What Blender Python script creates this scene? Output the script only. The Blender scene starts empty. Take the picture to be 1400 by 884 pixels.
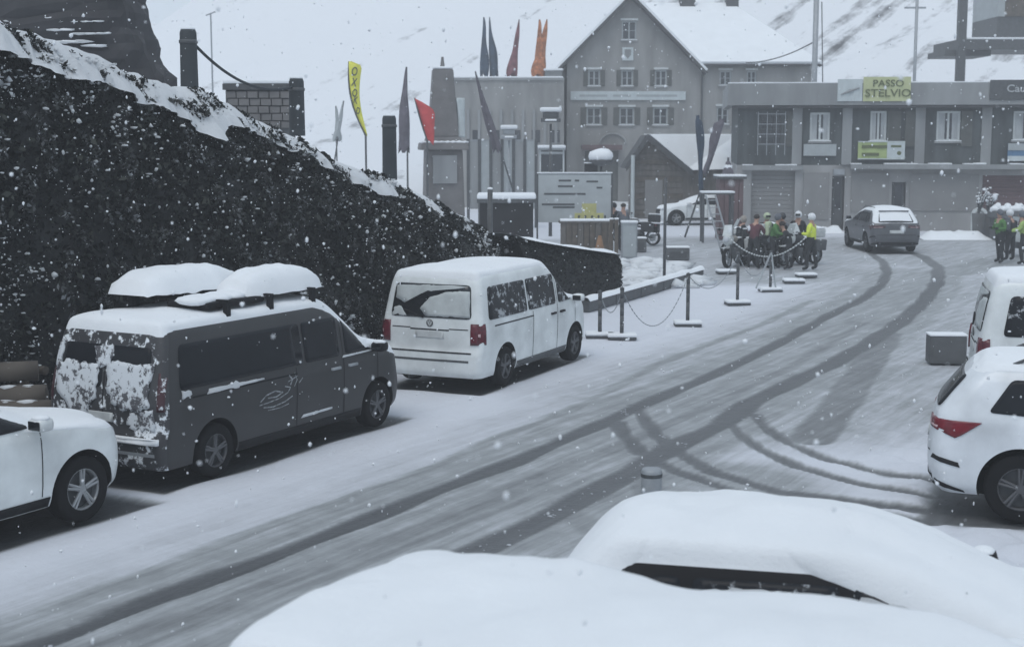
import bpy, bmesh, math, random
import numpy as np
from mathutils import Vector, Matrix, noise
PI = math.pi
R = math.radians
random.seed(7)
rng = np.random.default_rng(11)
SC = bpy.context.scene
COL = SC.collection

# ------------------------------------------------------------------ camera
CAM_H = 4.2
PITCH = math.atan(252 / 1950)
cd = bpy.data.cameras.new('camera')
cd.lens = 36 * 1950 / 1400
cd.sensor_width = 36
cd.clip_start = 0.1
cd.clip_end = 2000
cd.dof.use_dof = True
cd.dof.focus_distance = 21
cd.dof.aperture_fstop = 2.3
cam = bpy.data.objects.new('camera', cd)
COL.objects.link(cam)
cam.location = (0, 0, CAM_H)
cam.rotation_euler = (PI / 2 - PITCH, 0, 0)
SC.camera = cam

# ------------------------------------------------------------------ sky, sun, exposure
SUN_EL, SUN_AZ = R(60), R(-155)
w = bpy.data.worlds.new('World')
SC.world = w
w.use_nodes = True
nt = w.node_tree
bg = nt.nodes['Background']
sky = nt.nodes.new('ShaderNodeTexSky')
sky.sky_type = 'NISHITA'
sky.sun_disc = False
sky.sun_elevation = SUN_EL
sky.sun_rotation = SUN_AZ
mx = nt.nodes.new('ShaderNodeMix')
mx.data_type = 'RGBA'
mx.inputs[0].default_value = 0.9
nt.links.new(sky.outputs[0], mx.inputs[6])
mx.inputs[7].default_value = (4.1, 4.85, 5.65, 1)       # the flat grey of falling snow cloud
nt.links.new(mx.outputs[2], bg.inputs[0])
bg.inputs[1].default_value = 0.122
sl = bpy.data.lights.new('sun', 'SUN')
sl.energy = 1.0
sl.angle = R(40)
sl.color = (1, 0.97, 0.93)
so = bpy.data.objects.new('sun', sl)
COL.objects.link(so)
sd = Vector((math.sin(SUN_AZ) * math.cos(SUN_EL), math.cos(SUN_AZ) * math.cos(SUN_EL), math.sin(SUN_EL)))
so.rotation_euler = (-sd).to_track_quat('-Z', 'Y').to_euler()
SC.view_settings.view_transform = 'Standard'
SC.view_settings.look = 'None'
SC.view_settings.exposure = 0.18
SC.view_settings.gamma = 1
SC.cycles.volume_bounces = 3
SC.cycles.max_bounces = 8

# ------------------------------------------------------------------ places: a ray through a photo pixel meets height z or depth Y
def ray(x, y):
    u = (x - 700) / 1950; v = (442 - y) / 1950
    return u, math.cos(PITCH) + v * math.sin(PITCH), -math.sin(PITCH) + v * math.cos(PITCH)
def G(x, y, z=0.0):
    u, dy, dz = ray(x, y); t = (z - CAM_H) / dz
    return (u * t, dy * t)
def W(x, y, Y):
    u, dy, dz = ray(x, y); t = Y / dy
    return (u * t, CAM_H + dz * t)

# ------------------------------------------------------------------ materials
MATS = {}
def srgb(r, g, b):
    f = lambda c: ((c / 255) / 12.92 if c <= 10 else ((c / 255 + 0.055) / 1.055) ** 2.4)
    return (f(r), f(g), f(b))
class NT:
    def __init__(s, name):
        s.m = bpy.data.materials.new(name); s.m.use_nodes = True
        s.t = s.m.node_tree; s.b = s.t.nodes['Principled BSDF']
        MATS[name] = s.m
    def n(s, typ, **k):
        o = s.t.nodes.new(typ)
        for a, v in k.items(): setattr(o, a, v)
        return o
    def l(s, a, b): s.t.links.new(a, b)
    def coord(s, kind='Object', scale=(1, 1, 1), rot=(0, 0, 0)):
        tc = s.n('ShaderNodeTexCoord'); mp = s.n('ShaderNodeMapping')
        s.l(tc.outputs[kind], mp.inputs[0]); mp.inputs['Scale'].default_value = scale; mp.inputs['Rotation'].default_value = rot
        return mp.outputs[0]
    def noise(s, vec, scale, detail=4, rough=0.55):
        o = s.n('ShaderNodeTexNoise'); s.l(vec, o.inputs['Vector'])
        o.inputs['Scale'].default_value = scale; o.inputs['Detail'].default_value = detail; o.inputs['Roughness'].default_value = rough
        return o.outputs[0]
    def ramp(s, fac, stops):
        o = s.n('ShaderNodeValToRGB'); s.l(fac, o.inputs[0]); e = o.color_ramp.elements
        while len(e) < len(stops): e.new(0.5)
        for i, (p, c) in enumerate(stops):
            e[i].position = p
            e[i].color = (*c, 1) if isinstance(c, (tuple, list)) else (c, c, c, 1)
        return o.outputs[0]
    def mix(s, fac, a, b):
        o = s.n('ShaderNodeMix', data_type='RGBA')
        for v, i in ((fac, 0), (a, 6), (b, 7)):
            if isinstance(v, (int, float)): o.inputs[i].default_value = v
            elif isinstance(v, (tuple, list)): o.inputs[i].default_value = (*v, 1)
            else: s.l(v, o.inputs[i])
        return o.outputs[2]
    def math(s, op, a, b=0.0, clamp=False):
        o = s.n('ShaderNodeMath', operation=op, use_clamp=clamp)
        for v, i in ((a, 0), (b, 1)):
            if isinstance(v, (int, float)): o.inputs[i].default_value = v
            else: s.l(v, o.inputs[i])
        return o.outputs[0]
    def bump(s, h, strength=0.3, dist=0.02):
        o = s.n('ShaderNodeBump'); s.l(h, o.inputs['Height']); o.inputs['Strength'].default_value = strength; o.inputs['Distance'].default_value = dist
        s.l(o.outputs[0], s.b.inputs['Normal'])
    def col(s, c):
        if isinstance(c, (tuple, list)): s.b.inputs['Base Color'].default_value = (*c, 1)
        else: s.l(c, s.b.inputs['Base Color'])
    def rough(s, r, metal=0.0, spec=None):
        if isinstance(r, (int, float)): s.b.inputs['Roughness'].default_value = r
        else: s.l(r, s.b.inputs['Roughness'])
        s.b.inputs['Metallic'].default_value = metal
        if spec is not None: s.b.inputs['Specular IOR Level'].default_value = spec

def plain(name, c, rough=0.7, var=0.15, scale=3.0, metal=0.0, bump=0.0, bscale=20, streak=False):
    k = NT(name)
    v = k.coord('Object', (1, 1, 0.25) if streak else (1, 1, 1))
    a = tuple(x * (1 - var) for x in c); b = tuple(min(1, x * (1 + var)) for x in c)
    k.col(k.ramp(k.noise(v, scale, 5), [(0.3, a), (0.7, b)]))
    k.rough(rough, metal)
    if bump: k.bump(k.noise(v, bscale, 5), bump, 0.02)
    return k.m
def snowy(name, c, rough, amt, scale=5.0, grime=True, metal=0.0, coat=0.0, snow=(0.74, 0.77, 0.8)):
    """paint or stone with snow stuck on it in flecks; amt 0..1 is how much"""
    k = NT(name); v = k.coord('Object')
    n1 = k.noise(v, scale, 8, 0.7); n2 = k.noise(v, scale * 0.23, 3)
    s_ = k.math('ADD', k.math('MULTIPLY', n1, 0.65), k.math('MULTIPLY', n2, 0.35))
    t = 0.72 - 0.36 * amt
    m = k.ramp(s_, [(t, 0.0), (t + 0.035, 1.0)])
    base = k.ramp(k.noise(v, 1.7, 6), [(0.3, tuple(x * 0.8 for x in c)), (0.75, tuple(min(1, x * 1.25) for x in c))]) if grime else c
    k.col(k.mix(m, base, snow)); k.rough(k.math('ADD', k.math('MULTIPLY', m, 0.9 - rough), rough), metal, 0.1 if ('glass' in name or 'tyre' in name or 'plastic' in name) else None)
    k.b.inputs['Coat Weight'].default_value = coat
    return k.m

def mat_snow(name, c=(0.84, 0.865, 0.89), b1=0.25, sc=9.0):
    k = NT(name); v = k.coord('Object')
    k.col(k.ramp(k.noise(v, 1.3, 6, 0.6), [(0.3, tuple(x * 0.94 for x in c)), (0.7, c)]))
    k.rough(0.85, 0, 0.2)
    k.bump(k.math('ADD', k.noise(v, sc * 3, 9, 0.75), k.math('MULTIPLY', k.noise(v, 2.0, 3), 1.5)), b1 * 1.6, 0.04)
    return k.m
M_SNOW = mat_snow('snow')
M_SNOWR = mat_snow('rough_snow', (0.8, 0.825, 0.85), 0.6, 14)
M_WHITE = snowy('white_paint', (0.7, 0.73, 0.73), 0.38, 0.05, 6, coat=0.25)
M_WHITE2 = snowy('white_pearl_paint', (0.66, 0.69, 0.72), 0.35, 0.03, 7, coat=0.4)
M_DARKVAN = snowy('dark_grey_paint', (0.028, 0.028, 0.030), 0.55, 0.2, 7, coat=0.15)
M_DARKREAR = snowy('snow_plastered_paint', (0.04, 0.04, 0.044), 0.5, 0.52, 9)
M_DARKSUV = snowy('slate_paint', (0.075, 0.08, 0.09), 0.4, 0.16, 5, coat=0.3)
M_GLASS = plain('dark_glass', (0.012, 0.014, 0.017), 0.12, 0.3, 2)
M_GLASSF = snowy('frosted_glass', (0.018, 0.02, 0.024), 0.2, 0.5, 8, snow=(0.42, 0.44, 0.46))
M_GLASSL = snowy('lightly_frosted_glass', (0.016, 0.018, 0.022), 0.16, 0.2, 12, snow=(0.5, 0.52, 0.54))
M_FROST = plain('frost_film', (0.46, 0.49, 0.49), 0.8, 0.15, 4, bump=0.3)
M_TYRE = snowy('tyre_rubber', (0.012, 0.012, 0.013), 0.85, 0.1, 14)
M_RIM = snowy('alloy', (0.28, 0.29, 0.3), 0.4, 0.18, 16, metal=0.3)
M_RIMD = snowy('dark_alloy', (0.07, 0.072, 0.078), 0.45, 0.15, 16)
M_TRIM = snowy('black_plastic', (0.018, 0.018, 0.02), 0.6, 0.06, 12)
M_ARCH = plain('arch_lining', (0.008, 0.008, 0.009), 0.95, 0.2)
M_RED = plain('tail_lamp_red', (0.17, 0.012, 0.022), 0.25, 0.25, 9)
M_REDD = snowy('dull_lamp_red', (0.05, 0.014, 0.02), 0.4, 0.45, 14)
M_REDV = plain('dark_lamp_red', (0.1, 0.01, 0.02), 0.25, 0.4, 14)
M_SMEAR = plain('smeared_snow', (0.25, 0.26, 0.27), 0.9, 0.6, 25)
M_STUCK = snowy('packed_snow_on_doors', (0.09, 0.09, 0.1), 0.9, 0.74, 11, snow=(0.62, 0.65, 0.68))
M_REDL = plain('tail_lamp_band', (0.5, 0.35, 0.36), 0.3, 0.2)
M_LAMP = plain('clear_lamp', (0.45, 0.47, 0.5), 0.15, 0.2)
M_CHROME = plain('chrome', (0.4, 0.41, 0.43), 0.3, 0.1, metal=0.8)
M_PLATE = plain('plate_white', (0.5, 0.52, 0.52), 0.5, 0.08, 8)
M_INK = plain('plate_ink', (0.05, 0.05, 0.06), 0.6)
M_ROOFBOX = plain('roof_box_plastic', (0.025, 0.026, 0.03), 0.45, 0.3)
M_METAL = plain('dark_metal', (0.07, 0.075, 0.08), 0.6, 0.2, 6)
M_STEEL = plain('galvanised_steel', (0.3, 0.32, 0.34), 0.5, 0.12, 6, metal=0.2)
M_POST = snowy('tarred_timber', (0.035, 0.042, 0.048), 0.8, 0.12, 12)
M_ROCKT = snowy('dark_stone', (0.045, 0.045, 0.05), 0.9, 0.16, 2.2)
M_WALL = plain('grey_render', (0.27, 0.27, 0.265), 0.9, 0.24, 0.9, bump=0.5, streak=True)
M_WALL2 = plain('pale_concrete', (0.29, 0.29, 0.29), 0.9, 0.22, 0.8, bump=0.2, streak=True)
M_DKWALL = plain('dark_shingle', (0.07, 0.08, 0.083), 0.85, 0.4, 1.8, streak=True)
M_PARA = plain('grey_parapet', (0.26, 0.27, 0.275), 0.85, 0.22, 0.9, streak=True)
M_SHUT = plain('shutter_metal', (0.215, 0.215, 0.215), 0.7, 0.07, 1.5)
M_FRAME = plain('white_window_frame', (0.55, 0.58, 0.58), 0.6, 0.08)
M_FRAMEG = plain('grey_window_frame', (0.35, 0.38, 0.39), 0.6, 0.08)
M_PANE = plain('window_pane', (0.045, 0.05, 0.058), 0.15, 0.3, 2)
M_CURT = plain('net_curtain', (0.4, 0.42, 0.43), 0.9, 0.2, 5, streak=True)
M_SHADE = plain('brown_shutter', (0.1, 0.105, 0.1), 0.8, 0.15)
M_WOOD = plain('weathered_wood', (0.12, 0.11, 0.1), 0.85, 0.3, 5, bump=0.3, streak=True)
M_WOODB = plain('brown_wood', (0.1, 0.085, 0.07), 0.85, 0.3, 5)
M_LOG = snowy('log_bark', (0.11, 0.095, 0.08), 0.9, 0.28, 4)
M_ROOFE = plain('roof_edge', (0.06, 0.062, 0.066), 0.8, 0.2)
M_STONE = snowy('monument_stone', (0.16, 0.155, 0.155), 0.9, 0.06, 4)
M_MAROON = plain('maroon_board', (0.13, 0.085, 0.09), 0.8, 0.2, 1.5)
M_BANNERW = plain('banner_cloth_pale', (0.5, 0.55, 0.56), 0.8, 0.08)
M_BANNERY = plain('banner_cloth_lime', (0.5, 0.53, 0.3), 0.8, 0.12, 1)
M_BANNERG = plain('banner_green_print', (0.38, 0.46, 0.2), 0.8, 0.12)
M_BANNERB = plain('banner_blue', (0.1, 0.2, 0.33), 0.8, 0.15)
M_TEXT = plain('dark_lettering', (0.06, 0.07, 0.065), 0.8, 0.1)
M_TEXTG = plain('olive_lettering', (0.11, 0.13, 0.06), 0.8, 0.1)
M_TEXTW = plain('pale_lettering', (0.45, 0.47, 0.48), 0.8, 0.1)
M_YEL = plain('flag_yellow', (0.72, 0.7, 0.1), 0.8, 0.1)
M_FRED = plain('flag_red', (0.55, 0.07, 0.07), 0.8, 0.15)
M_FORANGE = plain('flag_orange', (0.36, 0.13, 0.05), 0.8, 0.6, 5)
M_FNAVY = plain('flag_navy', (0.03, 0.05, 0.08), 0.8, 0.4, 3)
M_FMAR = plain('flag_maroon', (0.16, 0.06, 0.07), 0.8, 0.5, 3)
M_FGREY = plain('flag_grey', (0.11, 0.1, 0.12), 0.8, 0.3)
M_HIVIS = plain('hi_vis_yellow', (0.62, 0.72, 0.08), 0.7, 0.15, 8)
M_BLACKC = plain('black_cloth', (0.02, 0.022, 0.025), 0.9, 0.3, 8)
M_GREENC = plain('green_cloth', (0.07, 0.17, 0.05), 0.9, 0.3, 8)
M_GREYC = plain('grey_cloth', (0.12, 0.13, 0.15), 0.9, 0.25, 8)
M_MARC = plain('maroon_cloth', (0.1, 0.035, 0.045), 0.9, 0.3, 8)
M_PALEC = plain('pale_jacket', (0.45, 0.52, 0.36), 0.9, 0.2, 8)
M_SKIN = plain('skin', (0.4, 0.24, 0.18), 0.6, 0.08)
M_HAIR = plain('hair', (0.03, 0.022, 0.018), 0.8, 0.3)
M_HIVIS2 = plain('hi_vis_green', (0.3, 0.42, 0.12), 0.7, 0.3, 8)
M_HELM = plain('white_helmet', (0.7, 0.72, 0.74), 0.3, 0.05)
M_BIKE = snowy('bike_black', (0.025, 0.027, 0.03), 0.45, 0.12, 8)
M_BIKEW = plain('bike_white', (0.5, 0.52, 0.52), 0.5, 0.15, 8)
M_BIKET = plain('bike_tan', (0.3, 0.27, 0.24), 0.6, 0.2, 8)
M_BIKEG = plain('bike_green', (0.04, 0.12, 0.045), 0.5, 0.2, 8)
M_SIGNP = plain('info_panel', (0.42, 0.45, 0.46), 0.6, 0.08, 2)
M_SIGNY = plain('panel_yellow', (0.5, 0.48, 0.2), 0.6, 0.12, 4)
M_ORANGE = plain('orange_plastic', (0.22, 0.12, 0.06), 0.7, 0.3, 4)
M_CONC = snowy('concrete', (0.11, 0.115, 0.12), 0.9, 0.1, 6)

# leaves: each leaf island its own dark green to brown
k = NT('ivy_leaf')
gi = k.n('ShaderNodeNewGeometry')
k.col(k.ramp(gi.outputs['Random Per Island'], [(0.0, (0.006, 0.007, 0.008)), (0.5, (0.014, 0.017, 0.018)), (0.8, (0.035, 0.04, 0.038)), (1.0, (0.08, 0.085, 0.075))]))
k.rough(0.9, 0, .15); M_LEAF = k.m
k = NT('bank_earth')
v = k.coord('Object')
k.col(k.ramp(k.noise(v, 3, 8, 0.7), [(0.35, (0.012, 0.013, 0.015)), (0.6, (0.03, 0.032, 0.034)), (0.75, (0.06, 0.06, 0.06))])); k.rough(0.95); k.bump(k.noise(v, 9, 8, 0.7), 0.8, 0.1); M_EARTH = k.m
k = NT('hillside')
v = k.coord('Object', (0.25, 0.25, 1.0)); vs0 = k.coord('Object', (1, .6, 1), (0, R(36), 0)); vs_ = k.n('ShaderNodeMapping'); k.l(vs0, vs_.inputs[0]); vs_.inputs['Scale'].default_value = (.045, .05, .5); vs = vs_.outputs[0]
n1 = k.noise(vs, 1.0, 8, 0.62); n2 = k.noise(k.coord('Object'), 0.22, 9, 0.72); n3 = k.noise(k.coord('Object'), 0.011, 3)
sx_ = k.n('ShaderNodeSeparateXYZ'); k.l(k.coord('Object'), sx_.inputs[0])
cloud_fade = k.math('MULTIPLY', k.math('SUBTRACT', 14.0, sx_.outputs[0]), .0045, False)  # less rock colour leftwards, painting the hill's fade into cloud
cloud_fade = k.math('MAXIMUM', k.math('MINIMUM', cloud_fade, .055), 0.0)
s_ = k.math('ADD', k.math('MULTIPLY', n1, 0.5), k.math('ADD', k.math('MULTIPLY', n2, 0.36), k.math('MULTIPLY', n3, 0.14)))
s_ = k.math('SUBTRACT', s_, cloud_fade)
k.col(k.mix(k.ramp(s_, [(0.515, 0.0), (0.59, 1.0)]), (0.74, 0.76, 0.79), (0.07, 0.07, 0.075))); k.rough(0.9)
k.bump(n2, 0.4, 0.5); M_HILL = k.m

# ground: snow, grey slush, wet asphalt by the vertex attribute "wet" plus streaks along the street
STREET = R(31)
k = NT('snowy_street')
at = k.n('ShaderNodeAttribute', attribute_name='wet')
vr = k.coord('Object', (1, 1, 1), (0, 0, STREET))
vst = k.n('ShaderNodeMapping'); k.l(vr, vst.inputs[0]); vst.inputs['Scale'].default_value = (4.2, 0.26, 1)
n_st = k.noise(vst.outputs[0], 1.6, 8, 0.65)
n_f = k.noise(vr, 2.2, 9, 0.68)
n_b = k.noise(vr, 0.35, 4)
nn = k.math('ADD', k.math('MULTIPLY', n_st, 0.55), k.math('ADD', k.math('MULTIPLY', n_f, 0.3), k.math('MULTIPLY', n_b, 0.15)))
dev = k.math('MULTIPLY', k.math('SUBTRACT', nn, 0.5), 1.15)
amp = k.math('MULTIPLY', at.outputs['Fac'], k.math('SUBTRACT', 1.03, at.outputs['Fac']))   # little change on clean snow, most on slush
f = k.math('ADD', at.outputs['Fac'], k.math('MULTIPLY', dev, k.math('ADD', k.math('MULTIPLY', amp, 4.2), 0.12)), True)
k.col(k.ramp(f, [(0.0, (0.64, 0.66, 0.71)), (0.22, (0.5, 0.515, 0.55)), (0.45, (0.31, 0.325, 0.335)), (0.7, (0.18, 0.187, 0.194)), (1.0, (0.075, 0.078, 0.083))]))
k.rough(k.ramp(f, [(0.0, 0.9), (0.5, 0.65), (1.0, 0.42)]), 0, 0.35)
k.bump(k.math('SUBTRACT', k.math('ADD', k.noise(vr, 5, 8, 0.7), n_st), k.math('MULTIPLY', f, 1.6)), 0.5, 0.05)
M_GROUND = k.m

# ------------------------------------------------------------------ builders
def setp(o, label=None, cat=None, group=None, kind=None):
    if label: o['label'] = label
    if cat: o['category'] = cat
    if group: o['group'] = group
    if kind: o['kind'] = kind
    return o
def mesh(name, V, F, mat, parent=None, smooth=False, mats=None, fm=None):
    me = bpy.data.meshes.new(name); me.from_pydata([tuple(v) for v in V], [], F); me.update()
    for m_ in (mats or [mat]): me.materials.append(m_)
    if fm is not None: me.polygons.foreach_set('material_index', fm)
    if smooth: me.polygons.foreach_set('use_smooth', [True] * len(me.polygons))
    o = bpy.data.objects.new(name, me); COL.objects.link(o)
    if parent: o.parent = parent
    return o
def thing(name, label, cat, loc=(0, 0, 0), rz=0, group=None, scale=1):
    o = bpy.data.objects.new(name, None); COL.objects.link(o); o.empty_display_size = 0.2
    o.location = loc if len(loc) == 3 else (*loc, 0); o.rotation_euler = (0, 0, rz); o.scale = (scale,) * 3
    return setp(o, label, cat, group)
def kids(o): return [c for c in bpy.data.objects if c.parent == o]
def copy_tree(o, loc, rz=None, label=None, scale=None):
    def cp(s, par):
        c = s.copy(); COL.objects.link(c); c.parent = par
        for ch in KID.get(s.name, []): cp(ch, c)
        return c
    KID = {}
    for c in bpy.data.objects:
        if c.parent: KID.setdefault(c.parent.name, []).append(c)
    r = cp(o, None); r.location = loc if len(loc) == 3 else (*loc, 0)
    if rz is not None: r.rotation_euler = (0, 0, rz)
    if label: r['label'] = label
    if scale: r.scale = (scale,) * 3
    return r

class MB:
    def __init__(s): s.V = []; s.F = []
    def add(s, V, F):
        b = len(s.V); s.V += [tuple(v) for v in V]; s.F += [tuple(b + i for i in f) for f in F]; return s
    def box(s, x0, x1, y0, y1, z0, z1, bev=0.0, rot=None, at=(0, 0, 0)):
        if bev <= 0:
            V = [(x, y, z) for z in (z0, z1) for y in (y0, y1) for x in (x0, x1)]
            F = [(0, 2, 3, 1), (4, 5, 7, 6), (0, 1, 5, 4), (2, 6, 7, 3), (0, 4, 6, 2), (1, 3, 7, 5)]
        else:
            bm = bmesh.new(); bmesh.ops.create_cube(bm, size=1)
            for v in bm.verts:
                v.co = Vector(((x0 + x1) / 2 + v.co.x * (x1 - x0), (y0 + y1) / 2 + v.co.y * (y1 - y0), (z0 + z1) / 2 + v.co.z * (z1 - z0)))
            bmesh.ops.bevel(bm, geom=bm.edges[:], offset=bev, segments=2, affect='EDGES', profile=0.6)
            bm.verts.index_update(); V = [v.co.copy() for v in bm.verts]; F = [[v.index for v in f.verts] for f in bm.faces]; bm.free()
        if rot is not None: V = [rot @ Vector(v) for v in V]
        V = [(v[0] + at[0], v[1] + at[1], v[2] + at[2]) for v in V]
        return s.add(V, F)
    def tube(s, pts, rad, n=8, cap=True):
        pts = [Vector(p) for p in pts]; rr = rad if isinstance(rad, (list, tuple)) else [rad] * len(pts)
        b = len(s.V); up = None
        for i, p in enumerate(pts):
            t = (pts[min(i + 1, len(pts) - 1)] - pts[max(i - 1, 0)])
            if t.length < 1e-9: t = Vector((0, 0, 1))
            t.normalize()
            if up is None: up = Vector((0, 0, 1)) if abs(t.z) < 0.9 else Vector((0, 1, 0))
            a = t.cross(up).normalized(); c = a.cross(t).normalized(); up = c
            for j in range(n):
                q = p + (a * math.cos(2 * PI * j / n) + c * math.sin(2 * PI * j / n)) * rr[i]; s.V.append(tuple(q))
        for i in range(len(pts) - 1):
            for j in range(n):
                s.F.append((b + i * n + j, b + i * n + (j + 1) % n, b + (i + 1) * n + (j + 1) % n, b + (i + 1) * n + j))
        if cap:
            s.F.append(tuple(b + j for j in range(n))[::-1]); e = b + (len(pts) - 1) * n; s.F.append(tuple(e + j for j in range(n)))
        return s
    def lathe(s, prof, n=24, axis='z', at=(0, 0, 0), closed=False):
        b = len(s.V); k_ = len(prof)
        for j in range(n):
            a = 2 * PI * j / n
            for r, h in prof:
                if axis == 'z': q = (r * math.cos(a), r * math.sin(a), h)
                elif axis == 'y': q = (r * math.cos(a), h, r * math.sin(a))
                else: q = (h, r * math.cos(a), r * math.sin(a))
                s.V.append((q[0] + at[0], q[1] + at[1], q[2] + at[2]))
        for j in range(n):
            for i in range(k_ - (0 if closed else 1)):
                i2 = (i + 1) % k_; j2 = (j + 1) % n
                s.F.append((b + j * k_ + i, b + j2 * k_ + i, b + j2 * k_ + i2, b + j * k_ + i2))
        return s
    def blob(s, c, r, sub=2, jit=0.15, sq=(1, 1, 1), seed=0):
        bm = bmesh.new(); bmesh.ops.create_icosphere(bm, subdivisions=sub, radius=1)
        V = []
        for v in bm.verts:
            d = v.co.normalized(); q = 1 + jit * noise.noise(d * 1.7 + Vector((seed * 3.1, c[0], c[1])))
            V.append((c[0] + d.x * r * q * sq[0], c[1] + d.y * r * q * sq[1], c[2] + d.z * r * q * sq[2]))
        F = [[v.index for v in f.verts] for f in bm.faces]; bm.free()
        return s.add(V, F)
    def prism(s, poly, y0, y1):
        """poly in (x,z), extruded along y"""
        n = len(poly); V = [(x, y0, z) for x, z in poly] + [(x, y1, z) for x, z in poly]
        F = [tuple(range(n)), tuple(range(n, 2 * n))[::-1]] + [(i, i + n, (i + 1) % n + n, (i + 1) % n) for i in range(n)]
        return s.add(V, F)
    def build(s, name, mat, parent=None, smooth=False): return mesh(name, s.V, s.F, mat, parent, smooth)

def text(name, body, size, mat, parent, loc, rot=(PI / 2, 0, 0), ext=0.006, xs=1.0, align='CENTER'):
    cu = bpy.data.curves.new(name, 'FONT'); cu.body = body; cu.size = size; cu.extrude = ext; cu.align_x = align; cu.align_y = 'CENTER'
    cu.resolution_u = 3; cu.offset = size * 0.012
    t = bpy.data.objects.new(name, cu); COL.objects.link(t)
    bpy.context.view_layer.update()
    me = bpy.data.meshes.new_from_object(t.evaluated_get(bpy.context.evaluated_depsgraph_get()))
    bpy.data.objects.remove(t); me.materials.clear(); me.materials.append(mat)
    o = bpy.data.objects.new(name, me); COL.objects.link(o); o.parent = parent; o.location = loc; o.rotation_euler = rot; o.scale = (xs, 1, 1)
    return o

# ------------------------------------------------------------------ the ground
def line(pts): return [G(*p) for p in pts]
LA = line([(-60, 895), (30, 884), (100, 860), (210, 815), (350, 765), (480, 715), (590, 670), (700, 630), (780, 595), (839, 569), (898, 542), (956, 519), (1015, 492), (1074, 463), (1133, 430), (1180, 407), (1205, 388), (1213, 372), (1208, 358), (1190, 345)])
LB = line([(180, 960), (330, 895), (500, 815), (620, 765), (740, 708), (850, 650), (927, 604), (986, 578), (1027, 548), (1074, 525), (1133, 498), (1180, 472), (1230, 440), (1262, 412), (1282, 385), (1283, 365), (1262, 350), (1230, 340)])
LF = line([(-40, 880), (0, 862), (140, 805), (280, 750), (415, 700), (550, 655), (700, 590), (780, 560), (898, 498), (986, 463), (1044, 442), (1110, 410)])
LG = line([(60, 900), (260, 835), (450, 765), (620, 700), (760, 640), (860, 600), (1000, 540), (1100, 490), (1180, 440)])
C1 = line([(868, 552), (877, 565), (898, 592), (925, 615), (975, 643), (1060, 668), (1200, 688), (1290, 698)])
C2 = line([(845, 575), (852, 590), (875, 615), (920, 640), (1000, 668), (1120, 690), (1270, 712)])
C3 = line([(1000, 578), (1012, 592), (1040, 612), (1090, 636), (1180, 660), (1285, 678)])
C4 = line([(1032, 565), (1045, 582), (1075, 602), (1130, 626), (1210, 645), (1300, 658)])
D1 = line([(1215, 455), (1180, 505), (1150, 550), (1108, 600)])
D2 = line([(880, 625), (890, 700), (893, 780)])
D3 = line([(1240, 500), (1180, 540), (1130, 575)])
C5 = line([(760, 690), (860, 745), (1000, 790)])
FAR = line([(1300, 372), (1380, 352), (1500, 340)])
FAR2 = line([(1130, 352), (1040, 372), (960, 372), (860, 350), (780, 335)])
def segdist(px, py, pl):
    d = np.full(px.shape, 1e9); q = np.zeros(px.shape)
    for (x0, y0), (x1, y1) in zip(pl[:-1], pl[1:]):
        vx, vy = x1 - x0, y1 - y0; L = vx * vx + vy * vy + 1e-9
        t = np.clip(((px - x0) * vx + (py - y0) * vy) / L, 0, 1)
        dd = np.hypot(px - x0 - t * vx, py - y0 - t * vy); d = np.minimum(d, dd)
    return d
def ss(a, b, x):
    t = np.clip((x - a) / (b - a), 0, 1); return t * t * (3 - 2 * t)
def axis_(core0, core1, step, lo, hi):
    c = list(np.arange(core0, core1, step)); a = []; x = core0; s_ = step
    while x > lo: s_ *= 1.35; x -= s_; a.append(max(x, lo))
    b = []; x = c[-1]; s_ = step
    while x < hi: s_ *= 1.35; x += s_; b.append(min(x, hi))
    return np.array(a[::-1] + c + b)
gx = axis_(-8, 17, 0.065, -420, 420); gy = axis_(9, 36, 0.065, -60, 36.05)[:-1]
gy = np.concatenate([gy, np.arange(36.1, 66, 0.2)]); t_ = []; x = gy[-1]; s_ = 0.2
while x < 560: s_ *= 1.35; x += s_; t_.append(x)
gy = np.concatenate([gy, t_])
X, Y = np.meshgrid(gx, gy)
wob = 0.025 * np.sin(X * 2.1 + Y * 1.3) + 0.02 * np.sin(Y * 3.7 - X * 1.9)
Wt = np.zeros(X.shape)
def trk(pl, half, s_, soft=0.12):
    global Wt
    d = segdist(X, Y, pl) + wob * 0.6
    Wt = np.maximum(Wt, s_ * (1 - ss(half - soft * 0.3, half + soft, d)))
def between():
    # slush of the driven lane: between and right of the two main tracks
    d = segdist(X, Y, LA[:-2]); d2 = segdist(X, Y, LB[:-2])
    return np.minimum(1, 1.3 * np.exp(-((d + d2 - 2.0) / 1.5).clip(0) ** 2))
Wt = np.maximum(Wt, 0.47 * between())
LR = line([(420, 960), (640, 860), (800, 780), (900, 715), (980, 660)])
Wt = np.maximum(Wt, 0.44 * (1 - ss(0.9, 1.9, segdist(X, Y, LR))))
LM = line([(100, 895), (300, 830), (470, 765), (640, 700), (800, 632), (930, 572), (1060, 510), (1180, 440)])
LM2 = line([(0, 960), (240, 860), (420, 795), (600, 728), (760, 662)])
Wt = np.maximum(Wt, 0.2 * (1 - ss(0.4, 1.4, segdist(X, Y, LF))))
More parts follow.
